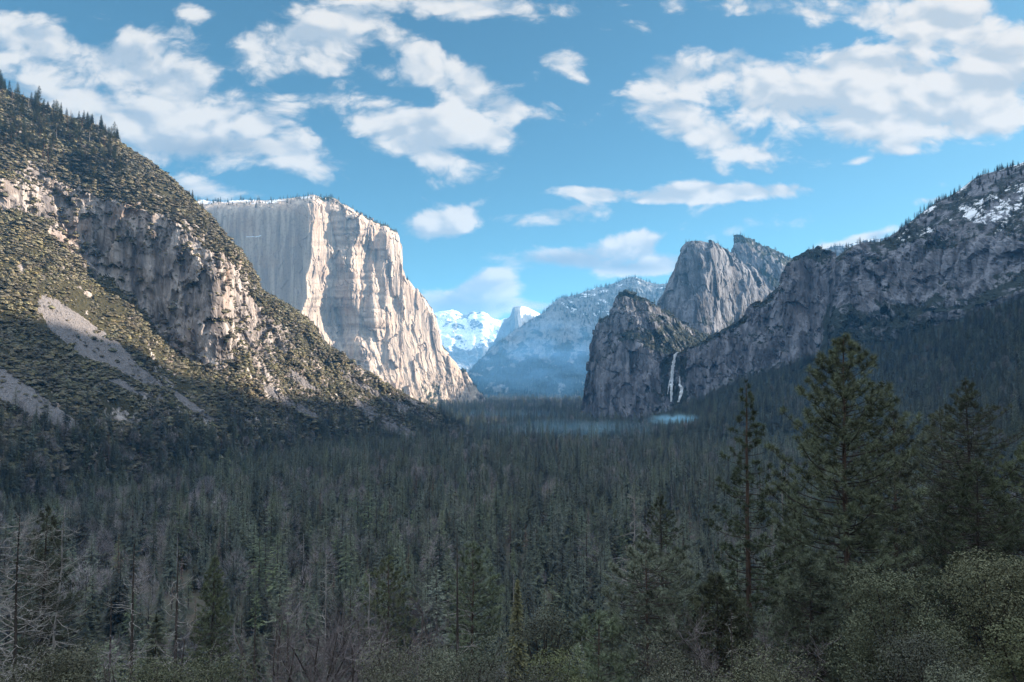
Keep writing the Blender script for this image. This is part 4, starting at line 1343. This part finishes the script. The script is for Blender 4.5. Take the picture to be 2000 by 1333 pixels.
def plant(name, label, cat, x, y, z, parts, group=None, rot=0.0, size=1.0):
    root = bpy.data.objects.new(name, None)
    root.empty_display_size = 1.0
    COL.objects.link(root)
    root.location = (x, y, z - .3); root.rotation_euler = (0, 0, rot)
    root.scale = (size, size, size) if not isinstance(size, tuple) else size
    for pn, me in parts:
        link(pn, me, root)
    return tag(root, label, cat, group)


def copy_plant(src, label, x, y, z, rot, size, group=None):
    r = src.copy(); COL.objects.link(r)
    r.location = (x, y, z - .3); r.rotation_euler = (0, 0, rot); r.scale = size if isinstance(size, tuple) else (size,) * 3
    if label: r['label'] = label
    if group: r['group'] = group
    for ch in list(src.children):
        c_ = ch.copy(); COL.objects.link(c_); c_.parent = r
    return r


def tuft(r, p, axis, n, ln, w):
    """needle bundles fanning out from a twig end"""
    m = len(p)
    v = unit(r.normal(0, 1, (m, n, 3)) + axis[:, None, :] * .75 + np.array([0, 0, .25]))
    L = ln * r.uniform(.6, 1.15, (m, n, 1))
    a = unit(np.cross(v, r.normal(0, 1, (m, n, 3)))) * w
    P0 = p[:, None] + v * L * .08
    return np.stack([P0 - a, P0 + a, P0 + v * L], 2).reshape(-1, 3, 3)


def pine(H, seed, R=None, crown_from=.22, n_br=130, ln=.62, tufts=9, needles=38, sat=4.0, w=.028, rise=.55):
    """long-needled pine: rising limbs that end in round needle tufts"""
    r = np.random.default_rng(seed)
    R = R or H * .15
    trunk, crown, limbs = Geo(), Geo(), Geo()
    t = np.linspace(0, 1, 12)
    b_ = np.cumsum(r.normal(0, H * .0018, (12, 2)), 0)
    tp = np.concatenate([b_, (t * H)[:, None]], 1)
    trunk.tube(tp, .0105 * H * (1 - t) ** .85 + .035, 9)
    cen, ax = [], []
    for k in range(n_br):
        u = (k + r.random()) / n_br
        u = u ** .9
        z = H * (1 - u * (1 - crown_from) * .985 - .012)
        a = k * 2.4 + r.normal(0, .5)
        L = (R * (1 - (1 - u) ** sat) + .35) * r.uniform(.6, 1.12)
        if r.random() < .1: L *= .55
        ris = rise * (1.1 - 1.3 * u) + r.normal(0, .12)
        p0 = np.array([np.interp(z, tp[:, 2], tp[:, 0]), np.interp(z, tp[:, 2], tp[:, 1]), z])
        d = np.array([math.cos(a), math.sin(a), 0.])
        s = np.linspace(0, 1, 6)
        side = np.array([-d[1], d[0], 0]) * r.normal(0, .12)
        P_ = p0 + d * (L * s)[:, None] + side * (L * s * s)[:, None] + np.array([0, 0, 1]) * (L * (ris * s * .6 + .34 * s ** 3 * (1 if u < .7 else .6) - .16 * u * s))[:, None]
        limbs.tube(P_, (.018 + .0105 * L) * np.linspace(1, .3, 6), 5)
        m = max(2, int(tufts * (.25 + .75 * min(1, L / R)) * r.uniform(.7, 1.2)))
        ss = np.clip(1 - r.random(m) ** 1.5 * (.72 if u > .25 else .5), .25, 1)
        ss[0] = 1
        base = np.stack([np.interp(ss, s, P_[:, i]) for i in range(3)], 1)
        sg = r.choice([-1, 1], m)[:, None]
        off = np.array([-d[1], d[0], 0]) * sg * (r.uniform(.1, .38, (m, 1)) * L * (1.15 - ss[:, None])) + np.array([0, 0, 1]) * r.uniform(.05, .5, (m, 1))
        off[0] = 0
        tips = base + off
        for q0, q1 in zip(base[1:], tips[1:]):
            limbs.tube([q0, q1], [.022, .012], 3)
        cen.append(tips); ax.append(np.repeat((unit(P_[-1] - P_[-2]))[None], m, 0))
    cen.append(tp[-1:][:] + [0, 0, .1]); ax.append(np.array([[0, 0, 1.]]))
    crown.tris(tuft(r, np.concatenate(cen), np.concatenate(ax), needles, ln, w))
    return trunk, limbs, crown


def snag(H, seed, n=46, L=.12, top=1.0, low=.12, curl=.2, rad=.011, depth=1, lean=.01):
    """dead conifer: bare trunk with crooked grey branches"""
    r = np.random.default_rng(seed)
    trunk, br = Geo(), Geo()
    t = np.linspace(0, 1, 10)
    b_ = np.cumsum(r.normal(0, lean * H / 10, (10, 2)), 0)
    tp = np.concatenate([b_, (t * H)[:, None]], 1)
    trunk.tube(tp, rad * H * (1 - t * .93) + .02, 7)
    for k in range(n):
        u = r.uniform(0, 1)
        z = H * (top - (top - low) * u)
        a = r.uniform(0, 6.3)
        ln = H * L * (.3 + .9 * u ** .6) * r.uniform(.4, 1.2)
        p0 = np.array([np.interp(z, tp[:, 2], tp[:, 0]), np.interp(z, tp[:, 2], tp[:, 1]), z])
        bare_branch(br, r, p0, (math.cos(a), math.sin(a), r.uniform(-.35, .3)), ln, .012 + .011 * ln, depth, 4, .22, curl)
    return trunk, br


def twig_shrub(H, R, seed, stems=9, depth=2):
    r = np.random.default_rng(seed)
    st, tw = Geo(), Geo()
    for k in range(stems):
        a = r.uniform(0, 6.3); lean = r.uniform(.1, .55)
        p = [np.array([r.normal(0, .25), r.normal(0, .25), 0])]
        d = np.array([math.cos(a) * lean, math.sin(a) * lean, 1.])
        n = 7
        for i in range(n):
            d = unit(d + r.normal(0, .14, 3)); p.append(p[-1] + d * H * .9 / n)
        p = np.array(p)
        st.tube(p, .012 * H * np.linspace(1, .25, n + 1), 5)
        for i in range(2, n + 1):
            for _ in range(8):
                dd = unit(d * .6 + r.normal(0, .7, 3))
                bare_branch(tw, r, p[i], dd, H * r.uniform(.10, .24), .0014 * H, depth, 3, .3, .3)
    return st, tw


# --- mid-distance trees, up to about 300: a few builds of each kind, every tree its own object
def parts_of(prefix, tc, mats, names=('trunk', 'crown')):
    return [(n_, g_.mesh(prefix + '_' + n_, m_)) for n_, g_, m_ in zip(names, tc, mats)]


MID_GROUP = 'trees of the near forest edge'
KINDS = {}
def kind(key, name, cat, label, group, builds):
    KINDS[key] = (name, cat, label, group, builds, [None] * len(builds))


kind('fir', 'fir_tree', 'fir tree', 'dark green spired fir in the forest edge below the viewpoint', 'spired firs of the near forest',
     [parts_of('fir', conifer(34, 5.6 + .6 * k, 60, 9, 8, 300 + k, bare=.05, droop=.35, wide=.25, shape=.7), (M_BARK_D, M_NEEDLE)) for k in range(3)])
kind('pine', 'pine_tree', 'pine tree', 'green pine with a loose crown in the forest edge below the viewpoint', 'loose crowned pines of the near forest',
     [parts_of('pine', conifer(36, 6.8, 40, 9, 8, 310 + k, bare=.2, droop=.12, rise=.35, shape=.5, ragged=.6, wide=.26), (M_BARK, M_NEEDLE_P)) for k in range(2)])
kind('bare', 'bare_tree', 'bare tree', 'leafless grey tree with a haze of twigs in the forest edge', 'leafless trees of the near forest',
     [parts_of('bare', leafless(22, 6.0, 320 + k, 2200), (M_BARK_D, M_TWIG)) for k in range(2)])
kind('oak', 'oak_tree', 'oak tree', 'round olive green oak in the forest edge below the viewpoint', 'round oaks of the near forest',
     [parts_of('oak', broadleaf(14, 6.0, 330 + k, 26, 5200, .42), (M_BARK_D, M_OAK)) for k in range(2)])
kind('dead', 'dead_conifer', 'dead tree', 'dead conifer with rust brown needles in the forest edge', 'rust brown conifers of the near forest',
     [parts_of('brown', conifer(30, 4.2, 34, 8, 5, 340, bare=.15, ragged=.6), (M_BARK, M_BROWN))])
kind('snag', 'dead_snag', 'dead tree', 'bare grey snag standing in the forest edge below the viewpoint', 'grey snags of the near forest',
     [parts_of('snag', snag(29, 350 + k, 60, .10, depth=1), (M_DEAD, M_DEAD), ('trunk', 'crown')) for k in range(2)])


def put_kind(key, b_, x, y, z, rot, size):
    name, cat, label, group, builds, made = KINDS[key]
    b_ = b_ % len(builds)
    if made[b_] is None:
        made[b_] = plant(name, label, cat, x, y, z, builds[b_], group, rot, size)
    else:
        copy_plant(made[b_], None, x, y, z, rot, size)


r_ = np.random.default_rng(77)
cnt = 0
taken = []
while cnt < 235:
    y = math.sqrt(r_.uniform(150 ** 2, 520 ** 2)); x = r_.uniform(-.74, .74) * y
    g0 = gz(x, y)
    s = float(np.clip(r_.normal(.92, .2), .45, 1.35))
    px_, py_ = to_px(np.array([[x, y, g0 + 34 * s]]))
    if not (-30 < px_[0] < 2030 and py_[0] < 1345): continue
    if any((x - a) ** 2 + (y - b_) ** 2 < (3.5 + y * .012) ** 2 for a, b_ in taken): continue
    taken.append((x, y)); cnt += 1
    left = max(0., min(1., (200 - x) / 600)) * (1 if y < 900 else 0)
    key = r_.choice(['fir', 'pine', 'bare', 'oak', 'dead', 'snag'], p=[.54 - .08 * left, .24 - .04 * left, .09 + .09 * left, .07 + .03 * left, .03, .03])
    if key == 'oak' and y < 260 : key = 'fir'
    put_kind(key, int(r_.integers(0, 9)), x, y, g0, r_.uniform(0, 6.28), (s * r_.uniform(.9, 1.15), s * r_.uniform(.9, 1.15), s))


# --- the trees that stand up in front, each one built for its place
def hero(name, label, cat, px, py, Y, build, mats, names):
    x, y, g0, H = spot(px, py, Y)
    tc = build(H)
    return plant(name, label, cat, x, y, g0, parts_of(name, tc, mats, names))


PN = ('trunk', 'limbs', 'crown'); PM = (M_BARK, M_BARK_D, M_NEEDLE_P)
hero('pine_tree', 'tallest foreground pine, its open tufted top rising in front of the grey cliffs', 'pine tree', 1640, 655, 82,
     lambda H: pine(H, 401, R=7.6, n_br=240, tufts=19, needles=40, ln=.66, crown_from=.2, sat=4.2, w=.032), PM, PN)
hero('pine_tree', 'thin sparse topped pine just left of the tallest foreground pine', 'pine tree', 1464, 745, 98,
     lambda H: pine(H, 402, R=7.2, n_br=150, tufts=13, needles=36, crown_from=.15, sat=1.9, rise=.1, w=.032), PM, PN)
hero('pine_tree', 'narrow pine pressed close against the right side of the tallest pine', 'pine tree', 1738, 800, 102,
     lambda H: pine(H, 403, R=6.6, n_br=190, tufts=15, needles=38, crown_from=.2, sat=4.0, w=.032), PM, PN)
FN = ('trunk', 'limbs', 'crown'); FM = (M_BARK_D, M_BARK_D, M_NEEDLE_P)
hero('fir_tree', 'broad dark fir filling the right side, tallest of the firs there', 'fir tree', 1892, 738, 108,
     lambda H: pine(H, 404, R=10.5, n_br=420, tufts=20, needles=15, ln=.55, crown_from=.06, sat=4.6, rise=.02, w=.034), FM, FN)
hero('fir_tree', 'dark fir standing between the tallest pine and the broad right fir', 'fir tree', 1838, 795, 122,
     lambda H: pine(H, 405, R=9.0, n_br=360, tufts=20, needles=15, ln=.55, crown_from=.06, sat=4.2, rise=.02, w=.034), FM, FN)
hero('fir_tree', 'small fresh green fir in front of the broad dark right fir', 'fir tree', 1902, 898, 82,
     lambda H: pine(H, 406, R=6.5, n_br=300, tufts=20, needles=15, ln=.55, crown_from=.06, sat=4.0, rise=.02, w=.034), FM, FN)
hero('fir_tree', 'dark fir cut off by the right edge of the view', 'fir tree', 2015, 850, 100,
     lambda H: pine(H, 407, R=8.5, n_br=360, tufts=20, needles=15, ln=.55, crown_from=.06, sat=4.2, rise=.02, w=.034), FM, FN)
hero('fir_tree', 'dark fir low between the sparse topped pine and the tallest pine', 'fir tree', 1545, 945, 120,
     lambda H: pine(H, 408, R=6.0, n_br=300, tufts=20, needles=15, ln=.55, crown_from=.06, sat=2.8, rise=.02, w=.034), FM, FN)
hero('fir_tree', 'dark rounded fir in the middle of the right half, left of the sparse pine', 'fir tree', 1296, 962, 150,
     lambda H: pine(H, 409, R=7.0, n_br=300, tufts=20, needles=15, ln=.55, crown_from=.06, sat=5.0, rise=.02, w=.034), FM, FN)
hero('pine_tree', 'flat topped pine with a bare dark trunk right of the middle', 'pine tree', 1262, 1062, 88,
     lambda H: pine(H, 410, R=6.6, n_br=110, tufts=15, needles=36, crown_from=.3, sat=7.0, rise=.1, w=.032), PM, PN)
hero('pine_tree', 'bright green narrow pine near the middle with a dark bare lower trunk', 'pine tree', 922, 1058, 128,
     lambda H: pine(H, 411, R=5.6, n_br=130, tufts=13, needles=34, crown_from=.4), PM, PN)
hero('pine_tree', 'dark pine right of the forked grey snag left of the middle', 'pine tree', 757, 1085, 138,
     lambda H: pine(H, 412, R=5.6, n_br=130, tufts=13, needles=34, crown_from=.35), PM, PN)
hero('fir_tree', 'small yellowish fir at the middle of the lower frame', 'fir tree', 1010, 1128, 140,
     lambda H: conifer(H, 4.0, 110, 12, 13, 413, wide=.2, thin=.55, bare=.05), (M_BARK_D, M_NEEDLE_Y), ('trunk', 'crown'))
hero('pine_tree', 'small young pine low right of the middle beside the olive shrubs', 'pine tree', 1168, 1196, 66,
     lambda H: pine(H, 414, R=2.9, n_br=70, tufts=8, needles=34, crown_from=.2), PM, PN)
hero('fir_tree', 'dark slender fir on the left behind the pale dead trunks', 'fir tree', 420, 1085, 150,
     lambda H: pine(H, 415, R=5.0, n_br=300, tufts=20, needles=15, ln=.55, crown_from=.06, sat=2.8, rise=.02, w=.034), FM, FN)
hero('fir_tree', 'drooping olive green fir behind the twiggy dead tree at the left edge', 'fir tree', 92, 985, 112,
     lambda H: pine(H, 416, R=6.5, n_br=300, tufts=20, needles=15, ln=.55, crown_from=.06, sat=3.0, rise=.02, w=.034), FM, FN)
hero('fir_tree', 'dark fir under the tallest pine near the lower right', 'fir tree', 1585, 1085, 74,
     lambda H: pine(H, 417, R=6.0, n_br=300, tufts=20, needles=15, ln=.55, crown_from=.06, sat=2.8, rise=.02, w=.034), FM, FN)
hero('fir_tree', 'dark fir at the lower right below the sparse topped pine', 'fir tree', 1400, 1120, 84,
     lambda H: pine(H, 418, R=5.6, n_br=300, tufts=20, needles=15, ln=.55, crown_from=.06, sat=2.8, rise=.02, w=.034), FM, FN)

SN = ('trunk', 'crown'); SM = (M_BARK_D, M_DEAD); SM2 = (M_DEAD, M_DEAD)
hero('dead_tree', 'twiggy dead tree leaning at the far left edge', 'dead tree', 38, 1000, 84, lambda H: snag(H, 501, 150, .20, low=.2, depth=2, rad=.010, lean=.03), SM, SN)
hero('dead_tree', 'white topped crooked snag behind the twiggy left edge tree', 'dead tree', 141, 978, 112, lambda H: snag(H, 502, 120, .10, low=.4, depth=1, lean=.08, rad=.007), SM2, SN)
hero('dead_tree', 'dead tree with pale curled branches, tallest of the dark trunks lower left', 'dead tree', 262, 1055, 74, lambda H: snag(H, 503, 90, .13, top=.97, depth=1, curl=.35), SM, SN)
hero('dead_tree', 'dark leaning trunk with few branches left of the curled branched dead tree', 'dead tree', 217, 1155, 70, lambda H: snag(H, 504, 16, .14, depth=1), SM, SN)
hero('dead_tree', 'dark straight dead trunk with short pale side branches at lower left', 'dead tree', 348, 1068, 70, lambda H: snag(H, 505, 64, .12, depth=1, curl=.3), SM, SN)
hero('dead_tree', 'slim bare dark trunk, left one of the close pair at lower left', 'dead tree', 472, 1195, 66, lambda H: snag(H, 506, 22, .09, depth=0), SM, SN)
hero('dead_tree', 'slim bare dark trunk, right one of the close pair at lower left', 'dead tree', 498, 1180, 68, lambda H: snag(H, 507, 26, .10, depth=0), SM, SN)
hero('dead_tree', 'slanting dark trunk beside the grey twig shrubs', 'dead tree', 528, 1195, 62, lambda H: snag(H, 508, 30, .13, depth=1, lean=.04), SM, SN)
hero('dead_tree', 'silver dead conifer with a ladder of side branches left of the middle', 'dead tree', 637, 1085, 118, lambda H: snag(H, 509, 150, .11, depth=0, curl=.05, rad=.007), SM2, SN)
hero('dead_tree', 'forked grey snag right of the silver ladder branched conifer', 'dead tree', 722, 1115, 122, lambda H: snag(H, 510, 60, .12, depth=2, lean=.04), SM2, SN)
hero('dead_tree', 'tall dead trunk with curved hanging branches left of the bright green pine', 'dead tree', 893, 1040, 118, lambda H: snag(H, 511, 26, .12, top=.8, low=.35, depth=1, curl=-.2), SM, SN)
hero('dead_tree', 'grey dead conifer behind the flat topped pine', 'dead tree', 1240, 965, 165, lambda H: snag(H, 512, 130, .13, depth=1, curl=-.1, rad=.008), SM2, SN)
hero('dead_tree', 'pale snag with curved branch stubs low on the right', 'dead tree', 1428, 1185, 72, lambda H: snag(H, 513, 40, .09, depth=1, curl=.4), SM, SN)
hero('dead_tree', 'thin grey dead conifer left of the lower trunk of the tallest pine', 'dead tree', 1528, 890, 170, lambda H: snag(H, 514, 90, .08, depth=0, rad=.006), SM2, SN)

ON = ('trunk', 'crown')
def oak(label, px, py, Y, R, seed, clumps, leaves, size, mat=M_OAK, name='oak_shrub', cat='shrub', low=.1):
    hero(name, label, cat, px, py, Y, lambda H: broadleaf(max(H, 5.0), R, seed, int(clumps * 1.3), int(leaves * 1.5), size * .74, low), (M_BARK_D, mat), ON)


oak('olive oak shrub in the lower left corner of the view', 50, 1262, 50, 4.2, 601, 34, 15000, .115)
oak('yellowish oak shrub beside the lower left corner shrub', 128, 1246, 54, 3.6, 602, 30, 13000, .115, M_OAK_G)
oak('wide olive oak shrub at the bottom, just left of the middle', 790, 1262, 46, 4.6, 603, 40, 18000, .10)
oak('olive oak shrub at the bottom under the bright green pine', 915, 1226, 52, 4.6, 604, 42, 18000, .105)
oak('low olive oak shrub at the bottom, right of the middle', 1005, 1285, 44, 3.6, 605, 34, 14000, .10)
oak('sunless yellow green oak shrub left of the small young pine', 1095, 1268, 48, 3.2, 606, 30, 12000, .10, M_OAK_G)
oak('round oak behind the middle olive shrubs', 1060, 1172, 96, 5.2, 607, 36, 14000, .18)
oak('grey green oak with a domed top at the right edge', 1945, 1060, 66, 5.6, 608, 56, 26000, .14, M_OAK, 'oak_tree', 'oak tree', .3)
oak('large silvery oak at the lower right under the tallest pine', 1745, 1100, 58, 5.0, 609, 60, 28000, .125, M_OAK, 'oak_tree', 'oak tree', .1)
oak('olive oak in front of the large silvery oak at the lower right', 1800, 1240, 44, 4.2, 610, 44, 18000, .10)
oak('dark oak shrub at the bottom beneath the flat topped pine', 1330, 1270, 52, 4.6, 611, 40, 15000, .11)
oak('dark oak shrub at the bottom below the pale right snag', 1500, 1262, 46, 4.4, 612, 40, 15000, .10)
oak('bright green oak branch end at the lower right edge', 2005, 1185, 34, 1.9, 613, 22, 9000, .085, M_OAK_G)
oak('olive oak shrub in the lower right corner of the view', 1935, 1292, 38, 3.2, 614, 34, 14000, .09)
oak('dark oak shrub among the dead trunks at the lower left', 300, 1272, 52, 3.8, 615, 34, 12000, .11)
oak('dark oak shrub right of the dead trunks at the lower left', 415, 1262, 54, 3.8, 616, 34, 12000, .11)

TN = ('stems', 'twigs')
def twiggy(label, px, py, Y, R, seed, stems=9):
    hero('bare_shrub', label, 'shrub', px, py, Y, lambda H: twig_shrub(H, R, seed, stems), (M_BARK_D, M_TWIG_D), TN)


twiggy('purplish grey leafless shrub under the silver dead conifer', 625, 1195, 58, 4, 701, 10)
twiggy('grey leafless shrub left of the silver dead conifer', 560, 1172, 62, 4, 702, 10)
twiggy('leafless grey shrub under the forked grey snag', 705, 1205, 60, 4, 703, 9)
twiggy('leafless grey shrub between the left dead trunks', 300, 1215, 60, 4, 704, 8)
twiggy('purple grey leafless shrub beside the pale right snag', 1462, 1195, 70, 4, 705, 9)
twiggy('leafless shrub reaching up left of the olive middle shrubs', 770, 1160, 82, 4, 706, 9)

# ------------------------------------------------------------------ waterfall, ice and valley mist
def front_of(px, py):
    """distance of the cliff seen at a pixel"""
    best = 9e9
    for Q in (LOW_P, WAL_P):
        a, b_ = to_px(Q)
        d = (a - px) ** 2 + (b_ - py) ** 2
        k = np.argpartition(d.ravel(), 12)[:12]
        if d.ravel()[k].min() < 60:
            best = min(best, Q[..., 1].ravel()[k].min())
    return best


def fall_strand(path, widths, seed, lift=5.0, thick=3.0):
    """a falling sheet of water with a rounded cross-section and frayed edges"""
    r = np.random.default_rng(seed)
    g_ = Geo()
    py = np.linspace(path[0][1], path[-1][1], 60)
    px = np.interp(py, [p_[1] for p_ in path], [p_[0] for p_ in path])
    w = np.interp(py, [p_[1] for p_ in path], widths)
    yk = np.array([front_of(a, b_) for a, b_ in zip(px[::6], py[::6])])
    Y = np.interp(py, py[::6], yk) - lift
    Y = np.minimum.accumulate(Y)
    ring = []
    th = np.linspace(0, 2 * np.pi, 10, endpoint=False)
    for a, b_, c_, ww in zip(px, py, Y, w):
        x, y, z = to_world(a, b_, c_)
        ww = ww * r.uniform(.6, 1.25)
        ring.append(np.stack([x + np.cos(th) * ww + r.normal(0, .4), y + np.sin(th) * thick * .5, np.full(10, z)], 1))
    R = np.array(ring)
    n = len(R)
    g_.v.append(R.reshape(-1, 3)); g_.n = n * 10
    i = np.arange(n * 10).reshape(n, 10); j = np.roll(i, -1, 1)
    g_.f4.append(np.stack([i[:-1].ravel(), j[:-1].ravel(), j[1:].ravel(), i[1:].ravel()], 1))
    return g_


m = bpy.data.materials.new('falling_water'); m.use_nodes = True
T = NT(m.node_tree)
tc = T.n('ShaderNodeTexCoord').outputs['Object']
nz = T.noise(T.vmul(tc, (1, .3, .10)), 0.55, 5, .7)
p = T.n('ShaderNodeBsdfPrincipled', inp={'Base Color': T.mix(T.maprange(nz, .3, .65), (.42, .48, .55, 1), (.88, .92, .95, 1)), 'Roughness': .6})
tr = T.n('ShaderNodeBsdfTransparent')
ms = T.n('ShaderNodeMixShader', inp={0: T.maprange(nz, .30, .50), 1: tr.outputs[0], 2: p.outputs[0]})
T.n('ShaderNodeOutputMaterial', inp={0: ms.outputs[0]})
M_FALL = m
x, y, z = to_world(1318, 806, front_of(1316, 780) - 6)
fall = bpy.data.objects.new('waterfall', None); COL.objects.link(fall); fall.location = (x, y, z)
tag(fall, 'thin white waterfall dropping down the shadowed cliff, with ice beside it', 'waterfall')


def fall_part(name, g_, mat):
    o_ = link(name, g_.mesh(name, mat), fall)
    o_.matrix_parent_inverse = Matrix.Translation((-x, -y, -z))
    return o_


fall_part('water', fall_strand([(1325, 688), (1319, 692), (1315, 712), (1312, 742), (1311, 785)], [5.0, 5.2, 6.5, 7.0, 4.5], 1), M_FALL)
fall_part('ice', fall_strand([(1327, 735), (1328, 752), (1332, 760), (1329, 775), (1325, 786)], [2.0, 5.0, 7.5, 6.5, 3.5], 2, 4.0), M_FALL)
fall_part('ice', fall_strand([(1308, 742), (1306, 757), (1304, 770)], [1.0, 2.4, 1.0], 3, 4.0), M_FALL)


def mist(label, px, py, Y, rx, ry, rz, dens, seed, col=(.42, .78, 1, 1)):
    """low bank of mist: thins out towards its edges, in lumps"""
    u, v = 32, 16
    th = np.linspace(0, 2 * np.pi, u); ph = np.linspace(0.02, np.pi - .02, v)
    TH, PH = np.meshgrid(th, ph)
    d = np.stack([np.sin(PH) * np.cos(TH), np.sin(PH) * np.sin(TH), np.cos(PH)], -1)
    P_ = d * np.array([rx, ry, rz])
    mm = bpy.data.materials.new('mist_air'); mm.use_nodes = True
    TT = NT(mm.node_tree)
    oc_ = TT.n('ShaderNodeTexCoord').outputs['Object']
    ln_ = TT.n('ShaderNodeVectorMath', operation='LENGTH'); TT.set(ln_, 0, TT.vmul(oc_, (1 / rx, 1 / ry, 1 / rz)))
    nz_ = TT.noise(TT.vadd(TT.vmul(oc_, (1, 1, 3)), (seed * 50, 0, 0)), 3.2 / rx, 3.0, .6)
    de_ = TT.math('MULTIPLY', TT.maprange(ln_.outputs['Value'], 1.0, 0.15), TT.maprange(nz_, .36, .62))
    pv_ = TT.n('ShaderNodeVolumePrincipled')
    pv_.inputs['Color'].default_value = col
    TT.set(pv_, 'Density', TT.math('MULTIPLY', de_, dens))
    TT.t.links.new(pv_.outputs[0], TT.n('ShaderNodeOutputMaterial').inputs['Volume'])
    o_ = link('mist', np_mesh('mist', P_.reshape(-1, 3), grid_faces(v, u), [mm], smooth_sh=True))
    o_.location = to_world(px, py, Y)
    return tag(o_, label, 'mist', kind='stuff')


mist('pale blue bank of mist lying on the trees under the waterfall', 1320, 820, 2080, 100, 80, 22, .022, 1.0)
mist('faint veil of mist over the middle of the valley forest', 1120, 838, 2100, 380, 300, 34, .0014, 2.0)
mist('faint veil of mist along the far edge of the valley forest', 1000, 812, 3000, 520, 420, 30, .0007, 3.0)
mist('blue smoky air hanging in the valley before the far wooded ridge', 1050, 700, 5600, 1000, 700, 430, .00065, 4.0, (.20, .50, .92, 1))

# ------------------------------------------------------------------ haze: one even box of air round the whole scene
def box_mesh(name, x0, x1, y0, y1, z0, z1, mat):
    v = [(x, y, z) for z in (z0, z1) for y in (y0, y1) for x in (x0, x1)]
    f = [(0, 2, 3, 1), (4, 5, 7, 6), (0, 1, 5, 4), (2, 6, 7, 3), (0, 4, 6, 2), (1, 3, 7, 5)]
    return np_mesh(name, v, np.array(f), [mat])


m = bpy.data.materials.new('valley_air'); m.use_nodes = True
T = NT(m.node_tree)
pv = T.n('ShaderNodeVolumePrincipled')
pv.inputs['Color'].default_value = (0.17, 0.54, 1.0, 1)
pv.inputs['Density'].default_value = HAZE_DENSITY
pv.inputs['Anisotropy'].default_value = 0.15
o = T.n('ShaderNodeOutputMaterial'); T.set(o, 'Volume', pv.outputs[0])
hz = link('haze', box_mesh('haze', -31000, 31000, -3100, 40100, -120, 1700, m))
tag(hz, 'thin blue air filling the valley and fading the far peaks', 'haze', kind='stuff')
